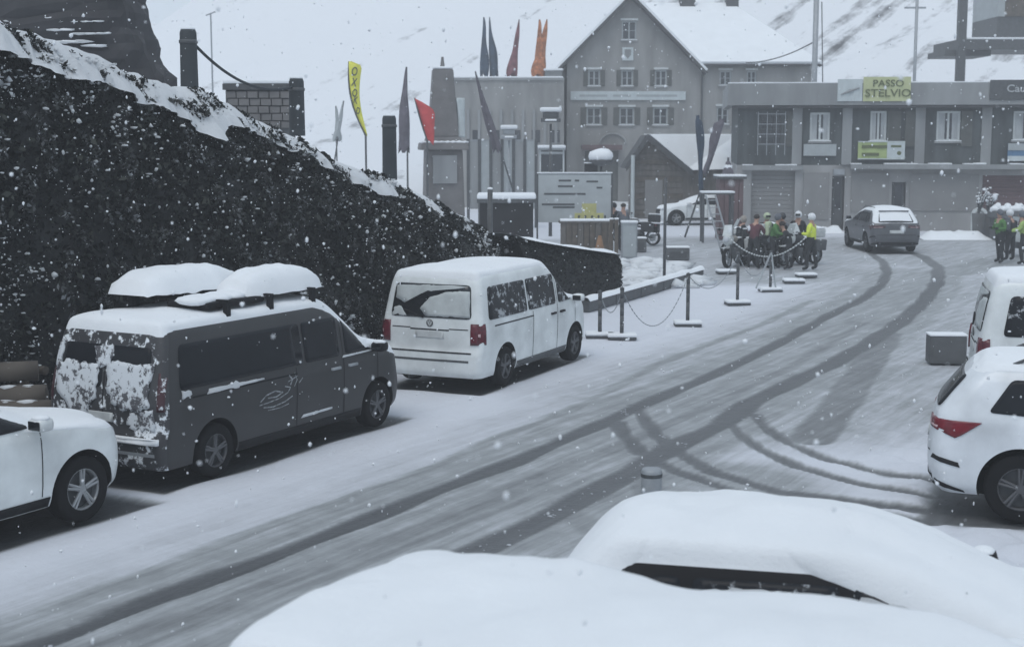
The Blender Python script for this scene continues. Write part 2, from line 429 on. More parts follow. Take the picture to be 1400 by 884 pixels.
# far junction, driven over and grey all across
Wt = np.maximum(Wt, 0.47 * ss(43, 50, Y + 0.35 * (X - 10)) * (1 - ss(60.5, 63, Y)) * ss(1, 6, X))
Wt = np.maximum(Wt, 0.42 * (1 - ss(2.5, 5, segdist(X, Y, FAR2))))
Wt = np.maximum(Wt, 0.35 * (1 - ss(2.5, 4.5, segdist(X, Y, LB[8:-3]))))
trk(LA, 0.14, 0.97, .09); trk(LB, 0.19, 0.94, .1); trk(LF, 0.1, 0.5, 0.2); trk(LG, 0.12, 0.6, 0.25); trk(LM, .08, .6, .2); trk(LM2, .08, .58, .2)
for c in (C1, C2): trk(c, 0.095, 0.9, .1)
for c in (C3, C4): trk(c, 0.075, 0.85, .1)
trk(D1, 0.3, 0.66, 0.15); trk(D2, 0.2, 0.6); trk(D3, 0.25, 0.4, 0.2); trk(C5, 0.2, 0.6, 0.3); trk(FAR, 0.8, 0.6, 0.5)
Wt *= (1 - 0.25 * ss(40, 50, Y)) 
# bare patches beneath parked vehicles (x, y, heading, length, half width, strength)
BARE = []
def bare(x, y, h, L, hw, s_, x0=0.0):
    BARE.append((x, y, h, L, hw, s_, x0))

# ------------------------------------------------------------------ where the vehicles stand: rear centre and heading
def org(contact, th, lx, ly, sc=1.0):
    c, s_ = math.cos(th), math.sin(th); lx *= sc; ly *= sc
    return (contact[0] - (lx * c - ly * s_), contact[1] - (lx * s_ + ly * c))
TH_W = R(65); S_W = 1.03; P_WHITEVAN = org((-0.13, 24.17), TH_W, 0.99, -0.9, S_W)
TH_D = R(61); S_D = 1.02; P_DARKVAN = org((-3.72, 17.5), TH_D, 0.97, -0.92, S_D)
TH_L = R(60); S_L = 1.04; P_LEFT = org((-4.74, 15.38), TH_L, 3.77, -0.88, S_L)
TH_K = R(-19); S_K = 1.07; P_KOD = org((5.6, 15.29), TH_K, 0.98, -0.9, S_K)
TH_V = R(-14); S_V = 1.12; P_VAN2 = org((6.84, 20.9), TH_V, 0.0, -0.95, S_V)
TH_S = R(91); P_SUV = (14.2, 52.6)
TH_F2 = R(-13); P_F2 = (0.3, 9.98)
TH_F1 = R(-27); S_F1 = 1.07; P_F1 = (-1.06, 6.5)
for (p, th, L, hw, s_) in ((P_WHITEVAN, TH_W, 4.9, 0.93, 0.98), (P_DARKVAN, TH_D, 5.4, 0.96, 1.0), (P_LEFT, TH_L, 5.0, 1.0, 0.98),
                           (P_KOD, TH_K, 5, 1.15, 0.88), (P_VAN2, TH_V, 4.9, 0.95, 0.8), (P_SUV, TH_S, 4.7, 0.9, 0.85), (P_F2, TH_F2, 4.2, 0.85, 0.8), (P_F1, TH_F1, 4.6, 0.9, 0.8)):
    c, s2 = math.cos(th), math.sin(th)
    u = (X - p[0]) * c + (Y - p[1]) * s2; v_ = -(X - p[0]) * s2 + (Y - p[1]) * c
    d = np.maximum(np.maximum(-u + 0.05, u - L + 0.05), np.abs(v_) - hw) + wob * 0.9
    Wt = np.maximum(Wt, s_ * (1 - ss(-0.12, 0.14, d)))
# snow lies thicker where nothing drove
Zg = 0.04 * (1 - Wt) - 0.04
Zg += 0.012 * (1 - Wt) * (np.sin(X * 3.1 + np.sin(Y * 2.3)) * np.sin(Y * 2.7 + np.sin(X * 1.7)))
clean = ss(3.5, 5.5, X) * (1 - ss(20, 28, Y)) * ss(12, 14, Y) * (1 - Wt) ** 3
Zg += 0.045 * clean * (np.sin(X * 5.3 + 2 * np.sin(Y * 1.9)) * np.sin(Y * 6.1 + 1.5 * np.sin(X * 2.2))) + .02 * clean * np.sin(X * 13 + 2 * np.sin(Y * 5)) * np.sin(Y * 11 + 2 * np.sin(X * 7))
ny, nx = X.shape
V = np.stack([X.ravel(), Y.ravel(), Zg.ravel()], 1)
idx = np.arange(nx * ny).reshape(ny, nx)
Fq = np.stack([idx[:-1, :-1].ravel(), idx[:-1, 1:].ravel(), idx[1:, 1:].ravel(), idx[1:, :-1].ravel()], 1)
def npmesh(name, V, F, mat, smooth=True, parent=None):
    me = bpy.data.meshes.new(name); me.vertices.add(len(V)); me.vertices.foreach_set('co', np.asarray(V, dtype=np.float32).ravel())
    n = F.shape[1]; me.loops.add(F.size); me.loops.foreach_set('vertex_index', F.astype(np.int32).ravel())
    me.polygons.add(len(F)); me.polygons.foreach_set('loop_start', np.arange(0, F.size, n, dtype=np.int32)); me.polygons.foreach_set('loop_total', np.full(len(F), n, dtype=np.int32))
    me.update(calc_edges=True); me.validate(); me.materials.append(mat)
    if smooth: me.polygons.foreach_set('use_smooth', np.ones(len(F), dtype=bool))
    o = bpy.data.objects.new(name, me); COL.objects.link(o); o.parent = parent
    return o
ground = npmesh('ground', V, Fq, M_GROUND); setp(ground, kind='structure')
ground['label'] = 'snow covered street and square with dark wet tyre tracks'
a_ = ground.data.attributes.new('wet', 'FLOAT', 'POINT'); a_.data.foreach_set('value', Wt.ravel().astype(np.float32))

# ------------------------------------------------------------------ vehicles
class Car:
    """body = a stack of rounded-rectangle loops by height; rear at x=0, front at x=L, right side at y<0"""
    def __init__(s, root, levels, rr=0.13, rf=0.34, br=0.03, bf=0.14, roofz=1.97, nx=80, nz=46, taper=0.03):
        s.root = root; s.lv = np.array(levels, float); s.rr, s.rf, s.br, s.bf = rr, rf, br, bf
        s.roofz = roofz; s.nx = nx; s.nz = nz; s.taper = taper
        s.L = s.lv[:, 2].max(); s.z0 = s.lv[0, 0]; s.z1 = s.lv[-1, 0]
    def par(s, z):
        z = min(max(z, s.z0), s.z1)
        return [float(np.interp(z, s.lv[:, 0], s.lv[:, i])) for i in (1, 2, 3)]
    def T(s, x): return 1 - s.taper * abs((x - s.L * 0.47) / (s.L * 0.5)) ** 3
    def side(s, x, z):
        xr, xf, hw = s.par(z); rr = min(s.rr, hw * 0.8); rf = min(s.rf, hw * 0.8)
        y = hw
        a = xr + s.br + rr; b = xf - s.bf - rf
        if x < a: y = hw - rr + math.sqrt(max(0, rr * rr - (a - x) ** 2))
        elif x > b: y = hw - rf + math.sqrt(max(0, rf * rf - (x - b) ** 2))
        return y * s.T(x)
    def rear(s, y, z):
        xr, xf, hw = s.par(z); rr = min(s.rr, hw * 0.8); ay = abs(y) / s.T(xr); x = xr + s.br * min(1, ay / hw) ** 2
        if ay > hw - rr: x = xr + s.br + rr - math.sqrt(max(0, rr * rr - (ay - hw + rr) ** 2))
        return x
    def front(s, y, z):
        xr, xf, hw = s.par(z); rf = min(s.rf, hw * 0.8); ay = abs(y) / s.T(xf); x = xf - s.bf * min(1, ay / (hw - rf)) ** 2
        if ay > hw - rf: x = xf - s.bf - rf + math.sqrt(max(0, rf * rf - (ay - hw + rf) ** 2))
        return x
    def loop(s, z):
        xr, xf, hw = s.par(z); rr = min(s.rr, hw * 0.8); rf = min(s.rf, hw * 0.8)
        h = []
        for i in range(9):
            y = (hw - rr) * i / 9; h.append((xr + s.br * (y / hw) ** 2, y))
        for i in range(6):
            a = PI / 2 * i / 6; h.append((xr + s.br + rr - rr * math.cos(a), hw - rr + rr * math.sin(a)))
        a0 = xr + s.br + rr; b0 = xf - s.bf - rf
        for i in range(s.nx): h.append((a0 + (b0 - a0) * i / s.nx, hw))
        for i in range(7):
            a = PI / 2 * (1 - i / 7); h.append((b0 + rf * math.cos(a), hw - rf + rf * math.sin(a)))
        for i in range(11):
            y = (hw - rf) * (1 - i / 10); h.append((xf - s.bf * (y / (hw - rf)) ** 2, y))
        h = [(x, y * s.T(x)) for x, y in h]
        return h + [(x, -y) for x, y in h[1:-1][::-1]]
    def grid(s):
        # more levels where the profile turns
        zs = []
        for i in range(len(s.lv) - 1):
            a, b = s.lv[i, 0], s.lv[i + 1, 0]; n = max(1, int(math.ceil((b - a) / ((s.z1 - s.z0) / s.nz))))
            sl = abs(s.lv[i + 1, 2] - s.lv[i, 2]) / max(b - a, 1e-3)
            if sl > 2: n = max(n, 4)
            zs += [a + (b - a) * j / n for j in range(n)]
        zs.append(s.z1)
        rows = [[(x, y, z) for x, y in s.loop(z)] for z in zs]
        last = rows[-1]; xs = [p[0] for p in last]; cx = (min(xs) + max(xs)) / 2; cr = s.roofz - s.z1
        for t in (0.06, 0.13, 0.21, 0.3, 0.4, 0.5, 0.6, 0.7, 0.8, 0.9, 1.0):
            g = 1 - 0.16 * t
            rows.append([(cx + (x - cx) * g, y * (1 - t * 0.98), s.z1 + cr * (1 - (1 - t) ** 2.2) * (1 - 0.35 * ((x - cx) / (max(xs) - cx)) ** 4)) for x, y, z in last])
        return rows
    def smooth(s, rows, it=2):
        A = np.array(rows)
        for _ in range(it):
            B = A.copy(); B[1:-1] = 0.5 * A[1:-1] + 0.25 * (A[:-2] + A[2:]); A = B
        return A
    def body(s, mat, wheels, Rw, arch_r, snow=None, snow_mat=None, snow_thr=(0.35, 0.75), mats=None, rear_mat=None):
        A = s.smooth(s.grid()); m, n, _ = A.shape
        V = A.reshape(-1, 3).copy(); ii = np.arange(m * n).reshape(m, n)
        F = []; fm = []
        dead = set()
        for i in range(m - 1):
            for j in range(n):
                q = (ii[i, j], ii[i, (j + 1) % n], ii[i + 1, (j + 1) % n], ii[i + 1, j])
                c = V[list(q)].mean(0)
                hole = False
                for xw in wheels:
                    if abs(c[1]) > s.lv[0, 3] * 0.55 and (c[0] - xw) ** 2 + (c[2] - Rw) ** 2 < arch_r ** 2: hole = True
                if not hole:
                    F.append(q); fm.append(1 if (rear_mat and c[0] < s.par(c[2])[0] + s.br + 0.1 and abs(c[1]) < s.par(c[2])[2] * 0.98) else 0)
                else: dead.update(q)
        live = set(v for q in F for v in q)
        for v in dead & live:
            for xw in wheels:
                d = math.hypot(V[v, 0] - xw, V[v, 2] - Rw)
                if d < arch_r * 1.35 and abs(V[v, 1]) > s.lv[0, 3] * 0.55:
                    k_ = arch_r / max(d, 1e-4); V[v, 0] = xw + (V[v, 0] - xw) * k_; V[v, 2] = max(s.z0, Rw + (V[v, 2] - Rw) * k_)
        Vb = [tuple(v) for v in V]
        for j in range(n // 2):
            q = [ii[-1, j], ii[-1, j + 1], ii[-1, (n - j - 1) % n], ii[-1, (n - j) % n]]; q = [v for i_, v in enumerate(q) if v not in q[:i_]]
            if len(q) > 2: F.append(tuple(q)); fm.append(0)
        F = [tuple(int(a) for a in f) for f in F]
        b = mesh('body', Vb, F, mat, s.root, True, mats=[mat, rear_mat] if rear_mat else None, fm=fm)
        s.A = A
        # belly and wheel arch linings
        u = MB(); u.box(s.lv[0, 1] + 0.12, s.lv[0, 2] - 0.3, -s.lv[0, 3] * 0.78, s.lv[0, 3] * 0.78, s.z0 - 0.03, s.z0 + 0.25)
        u.build('underbody', M_ARCH, s.root)
        for xw in wheels:
            for sd_ in (-1, 1):
                yo = s.side(xw, Rw + arch_r * 0.7) - 0.012; yi = yo - 0.36; q = MB(); n_ = 22
                Va = []; Fa = []
                for i in range(n_ + 1):
                    a = -0.35 + (PI + 0.7) * i / n_; cx_, cz = xw + arch_r * 1.0 * math.cos(a), max(s.z0 - 0.01, Rw + arch_r * 1.0 * math.sin(a))
                    yy = sd_ * (s.side(cx_, max(cz, s.z0)) - 0.004)
                    Va += [(cx_, yy, cz), (cx_, sd_ * yi, cz)]
                for i in range(n_): Fa.append((2 * i, 2 * i + 1, 2 * i + 3, 2 * i + 2))
                q.add(Va, Fa)
                q.add([(xw, sd_ * yi, Rw)] + [Va[2 * i + 1] for i in range(n_ + 1)], [(0, i + 1, i + 2) for i in range(n_)])
                q.build('wheel_arch', M_ARCH, s.root)
        # snow lying on what faces up
        if snow:
            N = np.zeros_like(A)
            d1 = np.roll(A, -1, 1) - np.roll(A, 1, 1); d2 = np.empty_like(A); d2[1:-1] = A[2:] - A[:-2]; d2[0] = A[1] - A[0]; d2[-1] = A[-1] - A[-2]
            N = np.cross(d1, d2); L_ = np.linalg.norm(N, axis=2, keepdims=True); N = N / np.maximum(L_, 1e-9)
            N[-1] = (0, 0, 1)
            if N[m // 2, n // 4, 1] < 0: N[:-1] *= -1
            nz = N[:, :, 2]; t = ss(snow_thr[0], snow_thr[1], nz)
            for i in range(m):
                for j in range(n):
                    p = A[i, j]; t[i, j] *= 0.86 + 0.3 * noise.noise(Vector((p[0] * 1.6 + s.L, p[1] * 1.6, p[2]))) + 0.1 * noise.noise(Vector((p[0] * 6, p[1] * 6, s.L)))
            t *= 1 - ss(.42, .62, np.abs(N[:, :, 1]))
            for _ in range(2):
                tt = t.copy(); tt[1:-1] = .5 * t[1:-1] + .25 * (t[:-2] + t[2:]); t = .5 * tt + .25 * (np.roll(tt, 1, 1) + np.roll(tt, -1, 1))
            S = A + N * (t[:, :, None] * snow * 0.35) ; S[:, :, 2] += t * snow * 0.75
            if snow > .1:
                for i in range(m):
                    for j in range(n):
                        p = A[i, j]; S[i, j, 2] += t[i, j] * (.03 * noise.noise(Vector((p[0] * 2.1, p[1] * 2.1, s.L))) + .012 * noise.noise(Vector((p[0] * 7, p[1] * 7, 3 + s.L))))
            S[-1, :, 2] = .5 * (S[-1, :, 2] + S[-1, (-np.arange(n)) % n, 2])
            S -= N * 0.004 * (t[:, :, None] < 0.02)
            F = []
            for i in range(m - 1):
                for j in range(n):
                    q = (ii[i, j], ii[i, (j + 1) % n], ii[i + 1, (j + 1) % n], ii[i + 1, j])
                    if max(t[i, j], t[i, (j + 1) % n], t[i + 1, (j + 1) % n], t[i + 1, j]) > 0.02 and A[i, j, 2] > 0.7: F.append(tuple(int(a) for a in q))
            for j in range(n // 2):
                q = [int(ii[-1, j]), int(ii[-1, j + 1]), int(ii[-1, (n - j - 1) % n]), int(ii[-1, (n - j) % n])]; q = [v for i_, v in enumerate(q) if v not in q[:i_]]
                if len(q) > 2: F.append(tuple(q))
            use = sorted(set(v for f in F for v in f)); mp = {v: i for i, v in enumerate(use)}; Sv = S.reshape(-1, 3)
            mesh('snow_cap', [tuple(Sv[v]) for v in use], [tuple(mp[v] for v in f) for f in F], snow_mat or M_SNOW, s.root, True)
        return b
    def patch(s, name, mat, where, poly, off=0.010, thick=0.03, parent=None, round_=0.0, jag=0.0, seed=0, n=5, sd_=-1):
        """a panel that follows the body. where: 'side' poly in (x,z); 'rear'/'front' poly in (y,z). jag roughens its outline"""
        pts = []
        m = len(poly)
        for i in range(m):
            a = Vector(poly[i]); p0 = Vector(poly[i - 1]); p2 = Vector(poly[(i + 1) % m])
            if round_ > 0:
                u = (p0 - a); v = (p2 - a); r1 = min(round_, u.length * 0.45); r2 = min(round_, v.length * 0.45)
                q0 = a + u.normalized() * r1; q2 = a + v.normalized() * r2
                for t in (0, 0.33, 0.67, 1): pts.append(q0 * (1 - t) ** 2 + a * 2 * t * (1 - t) + q2 * t * t)
            else: pts.append(a)
        out = []
        for i in range(len(pts)):
            a, b = pts[i], pts[(i + 1) % len(pts)]; k_ = max(1, int((b - a).length / (0.035 if jag else 0.09)))
            for j in range(k_): out.append(a.lerp(b, j / k_))
        c = sum(out, Vector((0, 0))) / len(out)
        if jag: out = [p + (p - c).normalized() * jag * (noise.noise(Vector((p.x * 9 + seed, p.y * 9, seed))) + 0.6 * noise.noise(Vector((p.x * 25 + seed, p.y * 25, seed)))) for p in out]
        V = []; F = []
        def mapp(p, o_):
            if where == 'side': return (p.x, sd_ * (s.side(p.x, p.y) + o_), p.y)
            if where == 'rear': return (s.rear(p.x, p.y) - o_, p.x, p.y)
            return (s.front(p.x, p.y) + o_, p.x, p.y)
        L_ = len(out)
        for r_ in range(n + 1):
            f_ = 1 - r_ / n
            V += [mapp(c + (p - c) * max(f_, 0.001), off) for p in out]
        V += [mapp(p, off - thick) for p in out]
        for r_ in range(n):
            for i in range(L_): F.append((r_ * L_ + i, r_ * L_ + (i + 1) % L_, (r_ + 1) * L_ + (i + 1) % L_, (r_ + 1) * L_ + i))
        b = (n + 1) * L_
        for i in range(L_): F.append((b + i, b + (i + 1) % L_, (i + 1) % L_, i))
        return mesh(name, V, F, mat, parent or s.root, True)
    def line(s, name, mat, where, pts, w_=0.012, off=0.004, sd_=-1):
        q = MB()
        for a, b in zip(pts[:-1], pts[1:]):
            k_ = max(1, int(math.dist(a, b) / 0.1))
            P_ = [(a[0] + (b[0] - a[0]) * i / k_, a[1] + (b[1] - a[1]) * i / k_) for i in range(k_ + 1)]
            dx, dz = b[0] - a[0], b[1] - a[1]; l_ = math.hypot(dx, dz); nx_, nz_ = -dz / l_ * w_ / 2, dx / l_ * w_ / 2
            Vs = []
            for (x, z) in P_:
                for sg in (-1, 1):
                    xx, zz = x + nx_ * sg, z + nz_ * sg
                    if where == 'side': Vs.append((xx, sd_ * (s.side(xx, zz) + off), zz))
                    elif where == 'rear': Vs.append((s.rear(xx, zz) - off, xx, zz))
                    else: Vs.append((s.front(xx, zz) + off, xx, zz))
            q.add(Vs, [(2 * i, 2 * i + 1, 2 * i + 3, 2 * i + 2) for i in range(k_)])
        return q.build(name, mat, s.root)

def wheel(root, x, y, r, w_, sd_, rim=M_RIM, spokes=5):
    """tyre as the wheel, rim and hub as its sub-parts. sd_: +1 left, -1 right"""
    o = MB().lathe([(r * 0.62, -w_ / 2 * 0.9), (r * 0.9, -w_ / 2), (r * 0.975, -w_ / 2 * 0.8), (r, -w_ * 0.25), (r, w_ * 0.25), (r * 0.975, w_ / 2 * 0.8), (r * 0.9, w_ / 2), (r * 0.62, w_ / 2 * 0.9)], 32, 'y')
    t = MB(); t.V = o.V; t.F = o.F
    t = t.build('wheel', M_TYRE, root, True); t.location = (x, y, r)
    q = MB()
    q.lathe([(r * 0.64, sd_ * w_ * 0.42), (r * 0.6, sd_ * w_ * 0.44), (r * 0.57, sd_ * w_ * 0.36), (r * 0.56, -sd_ * w_ * 0.1)], 32, 'y')
    for i in range(spokes):
        a = 2 * PI * i / spokes + 0.3
        for da in (-0.11, 0.11):
            p0 = (math.cos(a + da * 2) * r * 0.12, sd_ * w_ * 0.36, math.sin(a + da * 2) * r * 0.12); p1 = (math.cos(a + da) * r * 0.6, sd_ * w_ * 0.4, math.sin(a + da) * r * 0.6)
            q.tube([p0, p1], [r * 0.055, r * 0.045], 6)
    q.lathe([(0.001, sd_ * w_ * 0.42), (r * 0.13, sd_ * w_ * 0.41), (r * 0.16, sd_ * w_ * 0.32)], 14, 'y')
    q.build('rim', rim, t, False)
    MB().lathe([(0.001, sd_ * w_ * 0.12), (r * 0.56, sd_ * w_ * 0.12)], 24, 'y').build('brake_disc', M_METAL, t)
    return t
def mirror(root, x, y, z, sd_, mat, snow=False):
    q = MB().box(x - 0.09, x + 0.1, min(y, y + sd_ * 0.2), max(y, y + sd_ * 0.2), z + .03, z + 0.17, 0.055)
    q.tube([(x, y - sd_ * 0.08, z + 0.04), (x, y + sd_ * 0.04, z + 0.06)], 0.03, 6)
    m = q.build('door_mirror', mat, root, True)
    MB().box(x - 0.096, x - 0.088, min(y + sd_ * 0.02, y + sd_ * 0.18), max(y + sd_ * 0.02, y + sd_ * 0.18), z + 0.055, z + 0.145, 0.003).build('mirror_glass', M_GLASS, m)
    if snow: MB().blob((x, y + sd_ * 0.1, z + 0.165), 0.09, 2, 0.15, (0.95, 1.1, 0.35)).build('snow_cap', M_SNOW, m, True)
def plate(car, y0, z0, txt):
    car.patch('number_plate', M_PLATE, 'rear', [(y0 - 0.26, z0 - 0.055), (y0 + 0.26, z0 - 0.055), (y0 + 0.26, z0 + 0.055), (y0 - 0.26, z0 + 0.055)], 0.012, 0.012)
def exhaust(root, y, z): MB().tube([(0.25, y, z), (0.03, y, z)], 0.03, 10).build('exhaust_pipe', M_METAL, root, True)

def build_van(root, kind, snow=0.05, thr=(0.45, 0.9)):
    dark = kind == 'dark'
    L = 5.4 if dark else 4.9; hw = 0.965 if dark else 0.945; k = L - 4.9
    lv = [(0.24, .07, L - .10, hw - .05), (0.31, .015, L - .03, hw - .02), (0.5, 0, L, hw - .005), (0.64, .005, L - .005, hw), (0.70, .045, L - .03, hw + .005), (1.0, .05, L - .09, hw + .008),
          (1.08, .06, L - .2, hw), (1.15, .07, L - .42, hw - .008), (1.21, .08, L - .78, hw - .015), (1.30, .095, L - .95, hw - .03), (1.55, .14, L - 1.24, hw - .07), (1.75, .19, L - 1.5, hw - .105), (1.85, .22, L - 1.66, hw - .135), (1.9, .27, L - 1.8, hw - .18)]
    wh = (0.99, 0.97 + 3.52) if dark else (0.99, 3.99)
    if dark: wh = (0.97, 4.47)
    c = Car(root, lv, 0.12, 0.36, 0.025, 0.16, 1.965, 96, 46)
    body_m = M_DARKVAN if dark else M_WHITE
    Rw = 0.335
    c.body(body_m, wh, Rw, 0.405, snow, None, thr, rear_mat=M_DARKREAR if dark else None)
    for x in wh:
        for sd_ in (-1, 1): wheel(root, x, sd_ * (hw - 0.125), Rw, 0.235, sd_, M_RIMD)
    G1 = M_GLASSL if dark else M_GLASSF
    for sd_ in (-1, 1):
        z0, z1 = 1.17, 1.70
        xa = 0.36; xb = 1.95 if not dark else 2.2; xc = L - 1.72
        if dark:
            c.patch('side_window', G1, 'side', [(xa, z0), (2.72, z0), (2.72, z1), (xa + 0.08, z1)], round_=0.07, sd_=sd_)
            c.patch('side_window', G1, 'side', [(2.78, z0), (xc - 0.14, z0), (xc - 0.14, z1), (2.78, z1)], round_=0.05, sd_=sd_)
        else:
            c.patch('side_window', G1, 'side', [(xa, z0), (xb - 0.12, z0), (xb - 0.12, z1), (xa + 0.09, z1)], round_=0.07, sd_=sd_)
            c.patch('side_window', G1, 'side', [(xb - 0.05, z0), (xc - 0.13, z0), (xc - 0.13, z1), (xb - 0.05, z1)], round_=0.05, sd_=sd_)
        c.patch('front_window', M_GLASSL if dark else M_GLASSF, 'side', [(xc, z0), (L - 0.98, z0 + .02), (L - 1.48, z1 - 0.01), (xc + 0.02, z1)], round_=0.06, sd_=sd_)
        # seams, rail, handles
        c.line('door_seam', M_TRIM, 'side', [(xc - 0.06, 0.34), (xc - 0.06, 1.76)], 0.014, sd_=sd_)
        c.line('door_seam', M_TRIM, 'side', [(L - 0.95, 0.72), (L - 0.95, 1.15)], 0.014, sd_=sd_)
        c.line('door_seam', M_TRIM, 'side', [(xc - 1.12, 0.34), (xc - 1.12, 1.14)], 0.014, sd_=sd_)
        c.line('slide_rail', M_TRIM, 'side', [(0.55, 1.06), (xc - 1.1, 1.06)], 0.022, sd_=sd_)
        for hx in (xc - 0.26, xc + 0.14):
            c.patch('door_handle', M_TRIM if not dark else M_STEEL, 'side', [(hx - 0.1, 0.99), (hx + 0.1, 0.99), (hx + 0.1, 1.025), (hx - 0.1, 1.025)], 0.03, 0.03, sd_=sd_, n=2)
        c.patch('sill_trim', M_TRIM if dark else M_METAL, 'side', [(wh[0] + 0.43, 0.245), (wh[1] - 0.43, 0.245), (wh[1] - 0.43, 0.36), (wh[0] + 0.43, 0.36)], 0.008, 0.02, sd_=sd_, n=2)
        mirror(root, L - 1.05, sd_ * (c.side(L - 1.05, 1.15) + 0.02), 1.1, sd_, M_TRIM if dark else M_WHITE, dark)
        c.patch('headlight', M_LAMP, 'front', [(sd_ * 0.5, 0.78), (sd_ * 0.84, 0.82), (sd_ * 0.84, 0.98), (sd_ * 0.5, 0.93)], 0.008, 0.02, n=3)
    c.patch('windscreen', M_GLASSF, 'front', [(-0.72, 1.24), (0.72, 1.24), (0.62, 1.76), (-0.62, 1.76)], 0.01, 0.02, round_=0.06, n=6)
    c.patch('grille', M_TRIM, 'front', [(-0.45, 0.78), (0.45, 0.78), (0.45, 0.93), (-0.45, 0.93)], 0.006, 0.02, n=3)
    if not dark:
        g = c.patch('rear_window', M_GLASS, 'rear', [(-0.74, 1.2), (0.74, 1.2), (0.68, 1.74), (-0.68, 1.74)], round_=0.08, n=6)
        # frost and snow left on the rear glass round the wiper's sweep
        c.patch('frost', M_FROST, 'rear', [(0.66, 1.5), (0.67, 1.7), (-0.3, 1.73), (-0.64, 1.715), (-0.5, 1.685), (0.1, 1.62), (0.38, 1.5), (0.5, 1.42)], 0.011, 0.004, jag=0.022, seed=3, parent=g, n=4)
        c.patch('frost', M_FROST, 'rear', [(-0.71, 1.225), (0.08, 1.225), (0.2, 1.34), (0.05, 1.52), (-0.3, 1.635), (-0.68, 1.64)], 0.012, 0.004, jag=0.018, seed=9, parent=g, n=4)
        c.patch('frost', M_FROST, 'rear', [(0.44, 1.215), (0.72, 1.215), (0.71, 1.33), (0.56, 1.36)], 0.011, 0.004, jag=0.05, seed=5, parent=g, n=3)
        MB().tube([(c.rear(0.15, 1.21) - 0.03, 0.12, 1.2), (c.rear(0.4, 1.45) - 0.035, 0.5, 1.32)], 0.012, 6).build('rear_wiper', M_TRIM, root)
        for sd_ in (-1, 1):
            t = c.patch('tail_light', M_REDV, 'rear', [(sd_ * 0.74, 0.79), (sd_ * 0.87, 0.79), (sd_ * 0.865, 1.13), (sd_ * 0.74, 1.13)], 0.022, 0.04, n=3)
            c.patch('tail_light', M_REDV, 'side', [(0.075, 0.79), (0.21, 0.79), (0.2, 1.13), (0.09, 1.13)], 0.02, 0.04, sd_=sd_, n=3)
            c.patch('lamp_band', M_REDL, 'rear', [(sd_ * 0.75, 0.92), (sd_ * 0.9, 0.92), (sd_ * 0.9, 0.975), (sd_ * 0.75, 0.975)], 0.018, 0.01, n=2, parent=t)
        plate(c, 0, 0.93, '')
        c.line('tailgate_seam', M_TRIM, 'rear', [(-0.7, 1.03), (-0.35, 1.03)], 0.016); c.line('tailgate_seam', M_TRIM, 'rear', [(-0.35, 1.01), (0.36, 1.01)], 0.022); c.line('tailgate_seam', M_TRIM, 'rear', [(0.36, 1.03), (0.7, 1.03)], 0.016)
        c.line('bumper_seam', M_TRIM, 'rear', [(-0.76, 0.655), (0.76, 0.655)], 0.022)
        c.line('bumper_step', M_METAL, 'rear', [(-0.72, 0.52), (0.74, 0.52)], 0.035)
        # round badge: ring with the two-letter mark
        q = MB(); xb = c.rear(0, 1.12) - 0.016
        q.tube([(xb, 0.055 * math.cos(a * PI / 10), 1.115 + 0.055 * math.sin(a * PI / 10)) for a in range(21)], 0.007, 5, False)
        q.tube([(xb, 0.033, 1.16), (xb, 0.0, 1.12), (xb, -0.033, 1.16)], 0.005, 4); q.tube([(xb, 0.047, 1.125), (xb, 0.02, 1.068), (xb, 0.0, 1.11), (xb, -0.02, 1.068), (xb, -0.047, 1.125)], 0.005, 4)
        q.build('badge', M_METAL, root)
    else:
        for sd_ in (-1, 1):
            a, b = (0.04, 0.72)
            P_ = [(sd_ * a, 1.17), (sd_ * b, 1.17), (sd_ * (b - .03), 1.68), (sd_ * a, 1.68)]
            g = c.patch('rear_window', M_GLASSL, 'rear', P_ if sd_ > 0 else P_[::-1], round_=0.07, n=5)
            t = c.patch('tail_light', M_REDD, 'rear', [(sd_ * 0.84, 0.95), (sd_ * 0.925, 0.95), (sd_ * 0.9, 1.4), (sd_ * 0.83, 1.4)], 0.012, 0.02, n=3)
        # snow packed onto the two rear doors
        c.patch('stuck_snow', M_STUCK, 'rear', [(-0.72, 1.0), (-0.6, 0.92), (-0.2, 0.97), (-0.04, 1.18), (-0.06, 1.46), (-0.3, 1.5), (-0.74, 1.49)], 0.022, 0.025, jag=0.05, seed=1, n=5)
        c.patch('stuck_snow', M_STUCK, 'rear', [(0.16, 0.98), (0.34, 0.78), (0.55, 0.86), (0.78, 1.12), (0.8, 1.42), (0.45, 1.47), (0.1, 1.44), (0.06, 1.24)], 0.022, 0.025, jag=0.06, seed=4, n=5)
        c.patch('stuck_snow', M_STUCK, 'rear', [(-0.1, 1.42), (0.12, 1.44), (0.2, 1.66), (-0.12, 1.68)], 0.02, 0.02, jag=0.05, seed=7, n=4)
        c.patch('stuck_snow', M_STUCK, 'rear', [(-0.8, 0.72), (-0.35, 0.76), (-0.4, 0.9), (-0.78, 0.97)], 0.016, 0.02, jag=0.09, seed=12, n=4)
        c.patch('stuck_snow', M_STUCK, 'rear', [(0.72, 1.4), (0.84, 1.35), (0.86, 1.66), (0.74, 1.7)], 0.014, 0.02, jag=0.04, seed=13, n=3)
        for (x, z, a, b) in ((0.45, 1.115, 0.07, 0.05), (1.35, 1.09, 0.55, 0.03)):
            c.patch('stuck_snow', M_SNOWR, 'side', [(x - a, z - b), (x + a, z - b * 0.2), (x + a, z + b * .4), (x, z + b * .8), (x - a * 0.9, z + b)], 0.018, 0.02, jag=0.045, seed=x, n=3)
